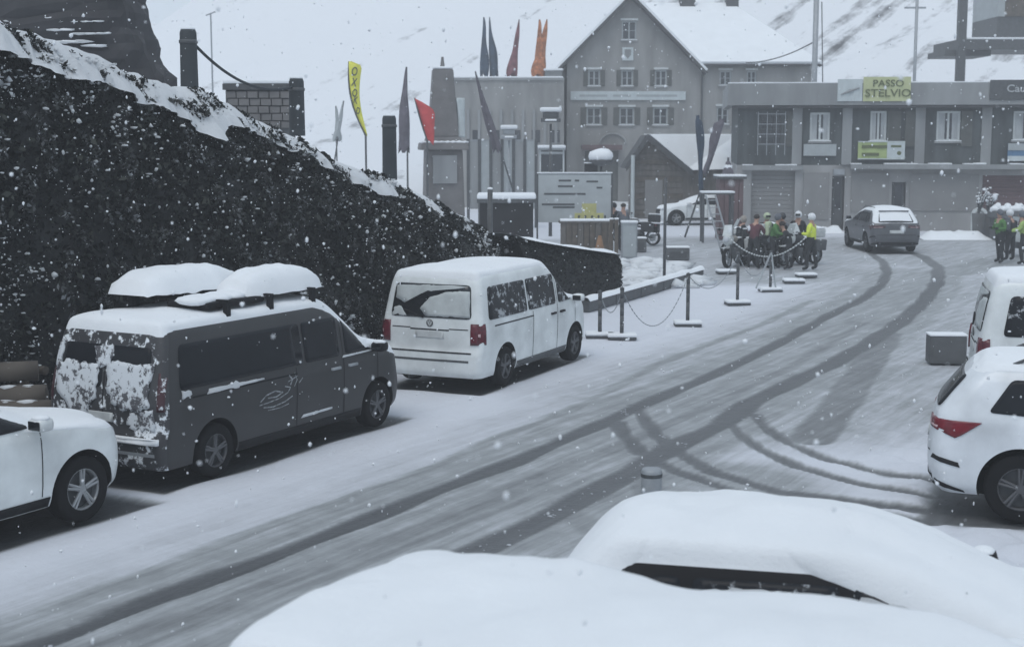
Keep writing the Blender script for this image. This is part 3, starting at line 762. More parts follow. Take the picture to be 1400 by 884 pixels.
        for (x, z, a, b, sd) in ((3.0, 0.47, 0.34, 0.02, 11), (L - 1.45, 1.145, 0.36, 0.014, 14)):
            c.patch('stuck_snow', M_SNOWR, 'side', [(x - a, z - b), (x + a, z - b * 0.4), (x + a, z + b), (x - a * 0.9, z + b)], 0.01, 0.01, jag=0.03, seed=sd, n=3)
        c.line('door_seam', M_TRIM, 'rear', [(0, 0.7), (0, 1.76)], 0.016)
        for w_, pl_ in ((.022, [(1.8, .80), (1.92, .87), (2.1, .9), (2.26, .86), (2.12, .82), (1.95, .83)]), (.018, [(1.78, .76), (1.95, .77), (2.18, .79), (2.36, .84), (2.42, .9), (2.3, .93)]), (.02, [(1.86, .72), (2.05, .7), (2.3, .73), (2.46, .78)]), (.015, [(1.95, .67), (2.2, .665), (2.38, .69)]),
                        (.03, [(2.42, .93), (2.46, 1.0), (2.4, 1.06)]), (.02, [(2.5, .9), (2.56, .98), (2.52, 1.08)]), (.016, [(2.36, .98), (2.58, 1.03)]), (.022, [(2.6, .93), (2.68, .99)])):
            for sd_ in (-1, 1): c.line('wiped_snow', M_SMEAR, 'side', pl_, w_ * .8, sd_=sd_)
        c.patch('bumper_step', M_SNOW, 'rear', [(-0.88, 0.56), (0.9, 0.56), (0.9, 0.63), (-0.88, 0.63)], 0.05, 0.06, n=2)
        c.line('bumper_seam', M_STEEL, 'rear', [(-0.82, 0.43), (0.82, 0.43)], 0.04)
        plate(c, 0.1, 0.83, '')
    MB().tube([(0.9, 0.2, 0.2), (0.14, 0.45, 0.2)], 0.028, 8).build('exhaust_pipe', M_METAL, root)
    return c

def build_suv(root, mat, kind='suv', steep=1.0, snow=0.05, thr=(0.5, 0.9), rim=M_RIM, glass=M_GLASSL, detail=True, L=4.7, H=1.66, arch_trim=None, rails=True, liftb=0.0):
    k = H / 1.66; w_ = 0.93
    sc = L / 4.7
    lv0 = [(.26, .14, 4.6, .85), (.34, .05, 4.67, .9), (.52, 0, 4.7, .925), (.72, .005, 4.69, .935), (.9, .035, 4.64, .935), (.98, .05, 4.55, .93), (1.03, .06, 4.3, .925), (1.07, .075, 3.95, .915), (1.1, .09, 3.62, .905), (1.16, .14, 3.48, .885),
           (1.3, .28, 3.16, .835), (1.45, .44, 2.78, .775), (1.53, .54, 2.52, .73), (1.58, .64, 2.32, .67)]
    lv = [(z * k, xr * sc * steep, xf * sc, hw) for z, xr, xf, hw in lv0]
    c = Car(root, lv, 0.2, 0.4, 0.05, 0.2, H, 90 if detail else 40, 42 if detail else 24)
    wh = (0.96 * sc, 3.76 * sc); Rw = 0.36
    c.body(mat, wh, Rw, 0.43, snow, None, thr)
    for x in wh:
        for sd_ in (-1, 1): wheel(root, x, sd_ * (w_ - 0.13), Rw, 0.235, sd_, rim)
    for sd_ in (-1, 1):
        z0, z1 = 1.12 * k, 1.47 * k
        c.patch('quarter_window', glass, 'side', [(0.62 * sc, z0 + .02), (1.02 * sc, z0), (1.02 * sc, z1), (0.84 * sc, z1)], round_=0.05, sd_=sd_)
        c.patch('side_window', glass, 'side', [(1.1 * sc, z0), (2.05 * sc, z0), (2.05 * sc, z1 + .005), (1.1 * sc, z1)], round_=0.04, sd_=sd_)
        c.patch('front_window', glass, 'side', [(2.14 * sc, z0), (3.2 * sc, z0 + .02), (2.62 * sc, z1), (2.14 * sc, z1 + .005)], round_=0.05, sd_=sd_)
        for x in (2.1, 3.2): c.line('door_seam', M_TRIM, 'side', [(x * sc, 0.4), (x * sc, 1.08 * k)], 0.012, sd_=sd_)
        c.line('door_seam', M_TRIM, 'side', [(1.18 * sc, 0.9 * k), (1.05 * sc, 1.08 * k)], 0.012, sd_=sd_)
        for hx in (1.35, 2.35): c.patch('door_handle', mat, 'side', [((hx - 0.1) * sc, .93 * k), ((hx + .1) * sc, .94 * k), ((hx + .1) * sc, .97 * k), ((hx - .1) * sc, .965 * k)], 0.03, 0.03, sd_=sd_, n=2)
        c.patch('sill_trim', M_TRIM, 'side', [(wh[0] + .45, .27), (wh[1] - .45, .27), (wh[1] - .45, .38), (wh[0] + .45, .38)], 0.01, 0.02, sd_=sd_, n=2)
        P_ = [(sd_ * 0.3, .93 * k), (sd_ * 0.88, .93 * k), (sd_ * 0.86, 1.03 * k), (sd_ * 0.3, 1.03 * k)]
        # tail lamp wraps round the corner: broad at the corner, drawn to a point on the flank
        c.patch('tail_light', M_RED, 'side', [(0.1, .94 * k), (0.30, .86 * k), (0.36, .89 * k), (0.56, 1.03 * k), (0.08, 1.045 * k)], 0.014, 0.03, sd_=sd_, n=4)
        t = c.patch('tail_light', M_RED, 'rear', [(sd_ * 0.42, .95 * k), (sd_ * 0.85, .92 * k), (sd_ * 0.86, 1.04 * k), (sd_ * 0.42, 1.03 * k)], 0.014, 0.03, n=4)
        c.patch('lamp_band', M_REDL, 'rear', [(sd_ * 0.5, .955 * k), (sd_ * 0.84, .945 * k), (sd_ * 0.84, .968 * k), (sd_ * 0.5, .975 * k)], 0.02, 0.01, n=2, parent=t)
        c.patch('bumper_reflector', M_TRIM, 'side', [(0.06, .615 * k), (0.36, .55 * k), (0.34, .60 * k), (0.08, .665 * k)], 0.012, 0.02, sd_=sd_, n=3)
        c.patch('lower_bumper', M_TRIM, 'side', [(0.1, .33), (0.42, .275), (0.40, .3), (0.1, .40)], 0.01, 0.02, sd_=sd_, n=2)
        c.patch('headlight', M_LAMP, 'front', [(sd_ * 0.45, .8 * k), (sd_ * .86, .83 * k), (sd_ * .86, .93 * k), (sd_ * .45, .9 * k)], 0.01, 0.02, n=3)
        mirror(root, 3.12 * sc, sd_ * (c.side(3.1 * sc, 1.1 * k) + .03), 1.08 * k, sd_, mat, detail and snow > 0)
        if rails:
            y_ = sd_ * 0.60
            MB().tube([(0.75 * sc, y_, 1.56 * k), (0.95 * sc, y_, 1.655 * k), (2.2 * sc, y_, 1.67 * k), (2.5 * sc, y_, 1.57 * k)], 0.018, 8).build('roof_rail', M_METAL, root, True)
        if arch_trim:
            for xw in wh:
                q = MB(); n_ = 26; Va = []
                for i in range(n_ + 1):
                    a = -0.12 + (PI + 0.24) * i / n_
                    for r_ in (0.425, 0.485):
                        cx_, cz = xw + r_ * math.cos(a), max(.262, Rw + r_ * math.sin(a)); Va.append((cx_, sd_ * (c.side(cx_, cz) + 0.012), cz))
                q.add(Va, [(2 * i, 2 * i + 1, 2 * i + 3, 2 * i + 2) for i in range(n_)]); q.build('arch_trim', arch_trim, root, True)
    g = c.patch('rear_window', glass, 'rear', [(-.66, 1.14 * k), (.66, 1.14 * k), (.56, 1.47 * k), (-.56, 1.47 * k)], round_=0.06, n=5)
    c.patch('windscreen', M_GLASSF, 'front', [(-.66, 1.17 * k), (.66, 1.17 * k), (.52, 1.5 * k), (-.52, 1.5 * k)], 0.012, 0.02, round_=0.06, n=6)
    c.patch('grille', M_TRIM, 'front', [(-.4, .62 * k), (.4, .62 * k), (.4, .88 * k), (-.4, .88 * k)], 0.008, 0.02, n=3)
    c.patch('lower_bumper', M_TRIM, 'rear', [(-.7, .3), (.7, .3), (.74, .42), (-.74, .42)], 0.012, 0.02, n=3)
    plate(c, 0, .80 * k, '')
    c.line('tailgate_seam', M_TRIM, 'rear', [(-.72, .68 * k), (.72, .68 * k)], 0.014)
    # tailgate spoiler over the rear glass
    q = MB().box(.47 * sc, .72 * sc, -.55, .55, 1.525 * k, 1.565 * k, 0.015); q.build('spoiler', mat, root, True)
    exhaust(root, 0.5, 0.27)
    return c

t = thing('parked_van', 'white van seen from behind, frosted rear glass with a wiped dark arc', 'van', P_WHITEVAN, TH_W, scale=S_W)
vanW = build_van(t, 'white'); WHITEVAN = t
t2 = copy_tree(t, P_VAN2, TH_V, 'tall white van cut off by the right edge, beyond the white SUV', S_V)
t = thing('parked_van', 'dark grey van with snow plastered on its rear doors and snowy boxes on its roof', 'van', P_DARKVAN, TH_D, scale=S_D)
vanD = build_van(t, 'dark', 0.07); DARKVAN = t
# load on the dark van: two roof boxes on cross bars
def roofbox(name, x0, x1, y0, y1, z0, h, label, s_=0.15, open_gap=False):
    r = thing(name, label, 'roof box', (P_DARKVAN[0], P_DARKVAN[1], 0), TH_D, 'boxes on the dark van roof', S_D)
    n, m = 26, 9; V = []; F = []
    L_ = x1 - x0; W_ = (y1 - y0) / 2; cy = (y0 + y1) / 2
    prof = [(0.0, 0), (1.0, 0.0), (1.0, 0.3), (0.97, 0.65), (0.86, 0.92), (0.6, 1.0), (0.0, 1.0)]
    def ring(i, grow=0.0, top=0.0):
        u = i / (n - 1); e = (1 - abs(2 * u - 1) ** 5) ** 0.5 if 0 < u < 1 else 0.0; e = max(e, 0.5)
        hh = h * (0.4 + 0.6 * e)
        out = []
        for sg in (1, -1):
            for (a, b) in (prof if sg > 0 else prof[::-1]):
                out.append((x0 + .04 + (L_ - .08) * u, cy + sg * a * W_ * (0.62 + 0.38 * e) * .93, z0 + (h - hh) * 0.3 * (b < 0.5) + b * hh * .8 + top * (1 if b > 0.5 else 0)))
        return out
    rows = [ring(i) for i in range(n)]; k_ = len(rows[0]); V = [p for r_ in rows for p in r_]
    F = [(i * k_ + j, i * k_ + (j + 1) % k_, (i + 1) * k_ + (j + 1) % k_, (i + 1) * k_ + j) for i in range(n - 1) for j in range(k_)] + [tuple(range(k_))[::-1], tuple(range((n - 1) * k_, n * k_))]
    mesh('shell', V, F, M_ROOFBOX, r, True)
    # snow: upper half of the same shell, thickened
    V = []; F = []; m = 13
    for i in range(n + 2):
        u = min(1.03, max(-0.03, (i - 0.5) / n * 1.03 - .01)); uu = min(max(u, 0), 1); e = max((1 - abs(2 * uu - 1) ** 3.6) ** 0.5 if 0 < uu < 1 else 0, 0.45)
        for j in range(m):
            v = j / (m - 1) * 2 - 1
            y = cy + v * W_ * (0.62 + 0.38 * e) * 1.15; q = (1 - abs(v) ** 3.2)
            z = z0 + h * 0.3 - .05 * (abs(v) > .9) + .03 * noise.noise(Vector((u * 9, v * 3, x0))) + (h * 0.6 * e + s_ * (0.35 + 0.65 * e) * (1 + 0.25 * noise.noise(Vector((x0 + L_ * u * 1.5, v * 2, x0))))) * q
            if i in (0, n + 1): z = min(z, z0 + h * .12)
            V.append((x0 + L_ * u, y, z))
    for i in range(n + 1):
        for j in range(m - 1): F.append((i * m + j, i * m + j + 1, (i + 1) * m + j + 1, (i + 1) * m + j))
    mesh('snow_cap', V, F, M_SNOW, r, True)
    return r
roofbox('roof_box', 0.98, 2.75, 0.02, 0.82, 2.15, 0.24, 'snow capped roof box on the far side of the dark van, nearer its rear', 0.12)
roofbox('roof_box', 2.05, 3.6, -0.66, -0.02, 2.07, 0.26, 'snow capped roof box on the near side of the dark van, towards its front', 0.13)
for x in (1.45, 2.3, 3.2):
    q = MB().box(x - 0.03, x + 0.03, -0.8, 0.8, 2.1, 2.13); 
    for y in (-0.76, 0.76): q.box(x - 0.04, x + 0.04, y - 0.03, y + 0.03, 1.85, 2.1)
    q.build('roof_bar', M_TRIM, DARKVAN)
MB().box(1.2, 2.3, -0.68, 0.0, 2.02, 2.11, 0.03).build('cargo_tray', M_TRIM, DARKVAN)
q = MB()
for i in range(7): q.blob((1.25 + 0.16 * i, -0.4 + 0.05 * (i % 2), 2.12), 0.17, 2, 0.2, (1.1, 1.5, 0.4), i)
q.build('snow_cap', M_SNOW, DARKVAN, True)

t = thing('parked_suv', 'white SUV at the left edge with only its bonnet and front wheel in view', 'car', P_LEFT, TH_L, scale=S_L)
build_suv(t, M_WHITE, snow=0.03, thr=(0.75, 1.0), rim=M_RIM)
KODIAQ = thing('parked_suv', 'white SUV at the right edge with pointed red tail lamp and dark wheel', 'car', P_KOD, TH_K, scale=S_K)
build_suv(KODIAQ, M_WHITE2, steep=.75, snow=0.03, thr=(0.8, 1.0), rim=M_RIMD, arch_trim=None)
t = thing('moving_suv', 'dark grey SUV driving away across the junction with snow on its roof', 'car', P_SUV, TH_S)
build_suv(t, M_DARKSUV, snow=0.05, thr=(0.6, 0.95), rim=M_RIMD, detail=False)
for c_ in kids(t):
    if c_.name.startswith('tail_light'): c_.data.materials[0] = M_REDD
t = thing('parked_car', 'white car standing side on in front of the small chalet', 'car', (11.4, 70.9), R(184))
build_suv(t, M_WHITE, snow=0.06, thr=(0.5, 0.9), detail=False, L=4.3, H=1.5)
CAR2 = thing('parked_hatchback', 'car buried under thick snow with a dark strip of side window showing', 'car', P_F2, TH_F2)
c2_ = build_suv(CAR2, M_TRIM, snow=0.13, steep=.8, thr=(0.3, 0.7), rim=M_RIMD, glass=M_GLASSF, L=4.6, H=1.55, rails=False)
for sd_ in (-1,):
    c2_.patch('stuck_snow', M_SNOWR, 'side', [(.75, 1.0), (1.98, 1.0), (1.98, 1.325), (1.3, 1.33), (.9, 1.26)], .03, .05, jag=.035, seed=2, sd_=sd_, n=5)
    c2_.patch('stuck_snow', M_SNOWR, 'side', [(2.1, 1.0), (3.15, 1.0), (2.95, 1.14), (2.65, 1.27), (2.15, 1.325)], .03, .05, jag=.035, seed=6, sd_=sd_, n=5)
CAR1 = thing('parked_van', 'nearest vehicle at the bottom edge, its roof wholly under smooth snow', 'van', P_F1, TH_F1, scale=S_F1)
build_van(CAR1, 'white', 0.13, (0.12, 0.55))

# ------------------------------------------------------------------ hillside behind the village
def hill_z(x, y):
    z = 0.5 + 0.16 * max(0, y - 88) + 0.62 * max(0, y - 118) * (0.5 + 0.5 * max(-1, min(1, (x + 12) / 40)))
    z += 0.30 * max(0, x - 6) * min(1, max(0, y - 84) / 30)
    z = z * min(1, max(0, (y - 80) / 22))
    z += (2.6 * noise.noise(Vector((x * 0.03, y * 0.03, 1))) + 0.8 * noise.noise(Vector((x * 0.11, y * 0.11, 4)))) * min(1, max(0, (y - 82) / 30))
    return z
hx = np.linspace(-130, 170, 130); hy = np.concatenate([np.linspace(74, 130, 50), np.linspace(133, 235, 40)])
Vh = []
for y in hy:
    for x in hx: Vh.append((x, y, -0.3 + min(62, hill_z(x, y))))
nx = len(hx); ny = len(hy); idx = np.arange(nx * ny).reshape(ny, nx)
Fh = np.stack([idx[:-1, :-1].ravel(), idx[:-1, 1:].ravel(), idx[1:, 1:].ravel(), idx[1:, :-1].ravel()], 1)
hill = npmesh('hill', np.array(Vh), Fh, M_HILL); setp(hill, kind='structure'); hill['label'] = 'steep snowy mountainside with streaks of bare rock'

# ------------------------------------------------------------------ buildings
def facade(q, x0, x1, z0, z1, holes, depth=0.16, y=0.0):
    """front wall sheet facing -y with real openings and their reveals"""
    xs = sorted({x0, x1, *[h[0] for h in holes], *[h[1] for h in holes]}); zs = sorted({z0, z1, *[h[2] for h in holes], *[h[3] for h in holes]})
    for a, b in zip(xs[:-1], xs[1:]):
        for c, d in zip(zs[:-1], zs[1:]):
            if any(h[0] - 1e-6 <= a and b <= h[1] + 1e-6 and h[2] - 1e-6 <= c and d <= h[3] + 1e-6 for h in holes): continue
            q.add([(a, y, c), (b, y, c), (b, y, d), (a, y, d)], [(0, 1, 2, 3)])
    for a, b, c, d in holes:
        q.add([(a, y, c), (b, y, c), (b, y, d), (a, y, d), (a, y + depth, c), (b, y + depth, c), (b, y + depth, d), (a, y + depth, d)], [(0, 4, 5, 1), (1, 5, 6, 2), (2, 6, 7, 3), (3, 7, 4, 0)])
def window(par, x0, x1, z0, z1, y=0.0, mat=M_FRAME, mull=1, bars=0, curtain=False, sill=True, shutters=None, hood=False, fw=0.07, lab=None):
    f = MB(); yy = (y + 0.06, y + 0.12)
    f.box(x0, x0 + fw, *yy, z0, z1).box(x1 - fw, x1, *yy, z0, z1).box(x0 + fw, x1 - fw, *yy, z0, z0 + fw).box(x0 + fw, x1 - fw, *yy, z1 - fw, z1)
    for i in range(mull):
        x = x0 + (x1 - x0) * (i + 1) / (mull + 1); f.box(x - fw / 2, x + fw / 2, yy[0] - 0.004, yy[1], z0 + fw, z1 - fw)
    for i in range(bars):
        z = z0 + (z1 - z0) * (i + 1) / (bars + 1); f.box(x0 + fw, x1 - fw, yy[0] + 0.008, yy[1] - 0.01, z - 0.015, z + 0.015)
    fo = f.build('window', mat, par)
    MB().box(x0 + fw * .5, x1 - fw * .5, y + 0.095, y + 0.105, z0 + fw * .5, z1 - fw * .5).build('pane', M_PANE, fo)
    if curtain:
        q = MB()
        for sgn in (0, 1):
            a, b = (x0 + fw, x0 + (x1 - x0) * 0.36) if sgn == 0 else (x0 + (x1 - x0) * 0.66, x1 - fw)
            n = 7
            V = []
            for i in range(n):
                x = a + (b - a) * i / (n - 1); V += [(x, y + 0.088 + 0.004 * (i % 2), z0 + fw), (x, y + 0.088 + 0.004 * (i % 2), z1 - fw)]
            q.add(V, [(2 * i, 2 * i + 2, 2 * i + 3, 2 * i + 1) for i in range(n - 1)])
        q.build('curtain', M_CURT, fo)
    if sill:
        MB().box(x0 - 0.08, x1 + 0.08, y - 0.1, y - 0.003, z0 - 0.09, z0 - 0.01).build('sill', M_PARA, fo)
        MB().box(x0 - 0.06, x1 + 0.06, y - 0.09, y + 0.04, z0 - 0.008, z0 + 0.03, 0.012).build('snow_on_sill', M_SNOW, fo)
    if hood:
        MB().box(x0 - 0.08, x1 + 0.08, y - 0.12, y - 0.003, z1 + 0.03, z1 + 0.16).build('window_hood', M_FRAME, fo)
    if shutters:
        for a, b in ((x0 - (x1 - x0) * 0.42, x0 - 0.03), (x1 + 0.03, x1 + (x1 - x0) * 0.42)):
            q = MB().box(a, b, y - 0.05, y - 0.006, z0, z1)
            for i in range(9):
                z = z0 + (z1 - z0) * (i + 0.5) / 9; q.box(a + 0.05, b - 0.05, y - 0.065, y - 0.052, z - 0.03, z + 0.03)
            q.build('shutter', shutters, par)
    return fo

# --- gabled hotel, front at Y = 90 ---
YH = 90.0
def hx_(px, py=150): return W(px, py, YH)[0]
def hz_(py, px=850): return W(px, py, YH)[1]
X0, X1, X2 = hx_(775), hx_(946), hx_(1108)
ZE, ZA = hz_(86), hz_(-2)
XM = (X0 + X1) / 2
DEP = 11.0
hotel = thing('hotel', 'large grey gabled hotel with snowy roof and pale sign band across its front', 'building', (0, YH, 0))
holes = []
wins = []
for px in (812, 857, 903): wins.append((px - 8, px + 8, 96, 118)); wins.append((px - 10, px + 10, 147, 171))
wins += [(858 - 9, 858 + 11, 29, 55)]
wins += [(983, 999, 97, 117), (1020, 1033, 97, 117), (980, 996, 146, 170)]
wb = [(hx_(a), hx_(b), hz_(d), hz_(c)) for a, b, c, d in wins]
ground_holes = [(hx_(800), hx_(846), 0.02, hz_(206))]
q = MB(); facade(q, X0, X2, 0, ZE, [h for h in wb if h[3] < ZE] + ground_holes, 0.2)
# gable with its own opening
gw = wb[6]
half = (X1 - X0) / 2
def zr(x): return ZE + (ZA - ZE) * (1 - abs(x - XM) / half)
a, b, c, d = gw
q.add([(X0, 0, ZE), (a, 0, ZE), (a, 0, zr(a))], [(0, 1, 2)]); q.add([(b, 0, ZE), (X1, 0, ZE), (b, 0, zr(b))], [(0, 1, 2)])
q.add([(a, 0, ZE), (b, 0, ZE), (b, 0, c), (a, 0, c)], [(0, 1, 2, 3)])
q.add([(a, 0, d), (b, 0, d), (b, 0, zr(b)), (XM, 0, ZA), (a, 0, zr(a))], [(0, 1, 2, 3, 4)])
q.add([(a, 0, c), (b, 0, c), (b, 0, d), (a, 0, d), (a, .2, c), (b, .2, c), (b, .2, d), (a, .2, d)], [(0, 4, 5, 1), (1, 5, 6, 2), (2, 6, 7, 3), (3, 7, 4, 0)])
# sides, back and inner darkness
q.add([(X0, 0, 0), (X0, DEP, 0), (X0, DEP, ZE), (X0, 0, ZE)], [(0, 3, 2, 1)])
q.add([(X2, 0, 0), (X2, DEP, 0), (X2, DEP, ZE), (X2, 0, ZE)], [(0, 1, 2, 3)])
q.add([(X0, DEP, 0), (X2, DEP, 0), (X2, DEP, ZE), (X0, DEP, ZE)], [(0, 3, 2, 1)])
q.add([(X0 + .3, .9, 0.01), (X2 - .3, .9, 0.01), (X2 - .3, .9, ZE + 3 * 0), (X0 + .3, .9, ZE)], [(0, 1, 2, 3)])
q.build('wall', M_WALL, hotel)
for i, h in enumerate(wb):
    window(hotel, *h, mat=M_FRAMEG, mull=1, bars=1, hood=True, fw=0.09, shutters=M_SHADE if i < 6 else None)
# wing roof: front slope to a ridge, hipped at the right end; cross gable on the left
RZ = ZA - 0.05; YR = DEP / 2; XR = hx_(1015)
ov = 0.5
def slab(P4, th, name, mat, par, smooth=False):
    P4 = [Vector(p) for p in P4]; n = (P4[1] - P4[0]).cross(P4[2] - P4[0]).normalized()
    if n.z < 0: n = -n
    V = [tuple(p) for p in P4] + [tuple(p + n * th) for p in P4]; k_ = len(P4)
    F = [tuple(range(k_))[::-1], tuple(range(k_, 2 * k_))] + [(i, (i + 1) % k_, (i + 1) % k_ + k_, i + k_) for i in range(k_)]
    return mesh(name, V, F, mat, par, smooth)
def up(ps, h): return [(p[0], p[1], p[2] + h) for p in ps]
sl = (RZ - ZE) / YR
fr = [(X1 + .3, -ov, ZE - ov * sl + .1), (X2 + ov, -ov, ZE - ov * sl + .1), (XR, YR, RZ), (XM, YR, RZ)]
bk = [(XM, DEP + ov, ZE - ov * sl + .1), (X2 + ov, DEP + ov, ZE - ov * sl + .1), (XR, YR, RZ), (XM, YR, RZ)]
hp = [(X2 + ov, -ov, ZE - ov * sl + .1), (X2 + ov, DEP + ov, ZE - ov * sl + .1), (XR, YR, RZ)]
for P_, nm in ((fr, 'roof'), (bk, 'roof'), (hp, 'roof')):
    slab(P_, 0.12, nm, M_ROOFE, hotel); slab(up(P_, 0.16), 0.16, 'roof_snow', M_SNOW, hotel)
gs = (ZA - ZE) / half
for sg in (-1, 1):
    xe = XM + sg * (half + 0.75); ze = ZE - 0.75 * gs
    P_ = [(XM, -0.75, ZA + 0.02), (xe, -0.75, ze + .02), (xe, YR + 2 if sg > 0 else DEP, ze + .02), (XM, YR + 2 if sg > 0 else DEP, ZA + 0.02)]
    if sg > 0: P_ = [(XM, -0.75, ZA + .02), (xe, -0.75, ze + .02), (xe, 0.4, ze + .02), (XM, YR, ZA + .02)]
    slab(P_, 0.16, 'roof', M_ROOFE, hotel); slab(up(P_, 0.2), 0.16, 'roof_snow', M_SNOW, hotel)
for px, w_ in ((939, 1.0), (1000, 0.8)):
    x = W(px, 5, YH + YR)[0]
    ch = MB().box(x - w_ / 2, x + w_ / 2, YR - 0.5, YR + 0.3, RZ - 0.3, RZ + 0.9).build('chimney', M_ROOFE, hotel)
    MB().box(x - w_ / 2 - .05, x + w_ / 2 + .05, YR - .55, YR + .35, RZ + .9, RZ + 1.05, 0.05).build('snow_cap', M_SNOW, ch)
MB().box(hx_(780), hx_(937), -0.12, -0.01, hz_(137), hz_(125)).build('sign_band', M_BANNERW, hotel)
for a_, b_ in ((792, 830), (838, 862), (870, 925)): MB().box(hx_(a_), hx_(b_), -0.126, -0.121, hz_(132.6), hz_(129.6)).build('faded_lettering', M_FRAMEG, hotel)
MB().box(hx_(850), hx_(865), -0.08, -0.01, hz_(83), hz_(65)).build('crest_panel', M_BANNERW, hotel)
cq = MB(); cx_, cz_ = hx_(857.5), hz_(74)
cq.add([(cx_ + a_, -0.09, cz_ + b_) for a_, b_ in ((-.2, .28), (.2, .28), (.2, -.05), (0, -.3), (-.2, -.05))], [(0, 4, 3, 2, 1)]); cq.build('crest', M_PARA, hotel)
MB().box(hx_(800), hx_(846), 0.12, 0.2, 0.02, hz_(206)).build('entrance_door', M_SHADE, hotel)
q = MB().box(hx_(795), hx_(850), -0.9, -0.02, hz_(205), hz_(198)); q.build('porch_roof', M_MAROON, hotel)
q = MB(); cx_ = hx_(838)
q.tube([(cx_ + 0.8 * math.cos(a * PI / 12), -0.1, hz_(196) + 0.6 * math.sin(a * PI / 12)) for a in range(13)], 0.06, 6); q.build('arched_sign', M_PARA, hotel)
for px in (959,): MB().tube([(hx_(px), -0.08, ZE - .2), (hx_(px), -0.08, 0.3)], 0.06, 8).build('downpipe', M_METAL, hotel)

# --- flat grey hall left of the hotel with flags on its roof ---
YB = 87.0
bx = lambda px, py=180: W(px, py, YB)[0]
bz = lambda py, px=690: W(px, py, YB)[1]
hall = thing('flat_roofed_hall', 'plain grey flat roofed hall left of the gabled hotel, flags on its roof', 'building', (0, YB, 0))
q = MB().box(bx(606), bx(771), 0, 9, 0, bz(110)); q.build('wall', M_WALL, hall)
MB().box(bx(606) - .1, bx(771), -0.1, 9.1, bz(110), bz(107)).build('roof', M_PARA, hall)
MB().box(bx(606), bx(771) - .05, 0.0, 9, bz(107), bz(104.5), 0.05).build('roof_snow', M_SNOW, hall)
q = MB().box(bx(746), bx(771) - .1, 1.5, 6, bz(107) + 0.02, bz(95)); st = q.build('roof_hut', M_PARA, hall)
MB().box(bx(744), bx(771), 1.3, 6.2, bz(95), bz(92), 0.1).build('snow_cap', M_SNOW, st)
for i in range(9):
    x = bx(640 + i * 15); MB().box(x - .08, x + .08, -0.14, -0.01, 0.5, bz(150)).build('pilaster', M_PARA, hall)
for i in range(5):
    x = bx(646 + i * 27); MB().box(x, x + .5, -0.05, -0.012, bz(195), bz(178)).build('window', M_PANE, hall)

# --- long building on the right, ground floor shutters, dark upper floor, banners ---
LB0 = Vector((10.45, 66.6)); LBA = R(-7)
long_b = thing('long_building', 'long two storey building with dark upper floor, flat parapet and rolled down shutters', 'building', (LB0.x, LB0.y, 0), LBA)
ca, sa = math.cos(LBA), math.sin(LBA)
def lx(px):
    u = (px - 700) / 1950 / 0.9915   # X/Y on a level ray, close enough over this small tilt
    # find t with LB0 + t*(ca,sa) on that ray
    return (u * LB0.y - LB0.x) / (ca - u * sa)
def lz(px, py):
    t = lx(px); Yw = LB0.y + t * sa
    return W(px, py, Yw)[1]
XL, XRr = 0.0, 30.0
zG = lz(1200, 226); zU = lz(1200, 141); zP = lz(1200, 114); DL = 10.0
h_up = [(lx(1100), lx(1127), lz(1110, 193), lz(1110, 154)), (lx(1181), lx(1203), lz(1190, 193), lz(1190, 152)), (lx(1270), lx(1302), lz(1285, 193), lz(1285, 152)), (lx(1373), lx(1412), lz(1390, 192), lz(1390, 152)),
        (lx(1033), lx(1062), lz(1045, 197), lz(1045, 156)), (lx(1450), lx(1485), lz(1460, 192), lz(1460, 152)), (lx(1545), lx(1580), lz(1560, 192), lz(1560, 152))]
q = MB(); facade(q, XL, XRr, zG, zU, h_up, 0.2)
q.add([(XL, 0, zG), (XL, DL, zG), (XL, DL, zU), (XL, 0, zU)], [(0, 3, 2, 1)]); q.add([(XRr, 0, 0), (XRr, DL, 0), (XRr, DL, zU), (XRr, 0, zU)], [(0, 1, 2, 3)])
q.build('upper_wall', M_DKWALL, long_b)
gates = [(lx(1023), lx(1082), 0.02, lz(1050, 234)), (lx(1132), lx(1149), 0.02, lz(1140, 241)), (lx(1213), lx(1232), 0.02, lz(1220, 249)), (lx(1335), lx(1500), 0.02, lz(1400, 240))]
q = MB(); facade(q, XL, XRr, 0, zG, gates, 0.35, 0.0)
q.add([(XL, 0, 0), (XL, DL, 0), (XL, DL, zG), (XL, 0, zG)], [(0, 3, 2, 1)]); q.add([(XL, DL, 0), (XRr, DL, 0), (XRr, DL, zU), (XL, DL, zU)], [(0, 3, 2, 1)])
q.build('lower_wall', M_WALL2, long_b)
for i, (a, b, c, d) in enumerate(h_up):
    if i == 4:
        window(long_b, a, b, c, d, mat=M_METAL, mull=2, bars=3, sill=False, fw=0.05)
        q = MB()
        for k_ in range(4): z = c + (d - c) * k_ / 3 - 0.02; q.box(a - 0.1, b + 0.15, -0.32, -0.29, z, z + 0.03)
        for k_ in range(4): x = a - 0.1 + (b - a + .25) * k_ / 3; q.box(x - .015, x + .015, -0.335, -0.305, c - 0.5, d + .1)
        q.build('window_grille', M_STEEL, long_b)
    else:
        window(long_b, a, b, c, d, mat=M_FRAME, mull=1, curtain=True, fw=0.09, shutters=None)
# pilasters and shutters of the upper floor
for px in (1083, 1150, 1248, 1337, 1432):
    x = lx(px); MB().box(x - .22, x + .22, -0.1, -0.006, zG + .02, zU - .02).build('pilaster', M_PARA, long_b)
for px0, px1 in ((1204, 1222), (1228, 1244), (1303, 1318), (1068, 1078)):
    q = MB().box(lx(px0), lx(px1), -0.07, -0.006, lz(px0, 200), lz(px0, 152))
    for i in range(10):
        z = lz(px0, 200) + 0.08 + i * 0.14; q.box(lx(px0) + .05, lx(px1) - .05, -0.088, -0.072, z, z + .08)
    q.build('shutter', M_SHADE, long_b)
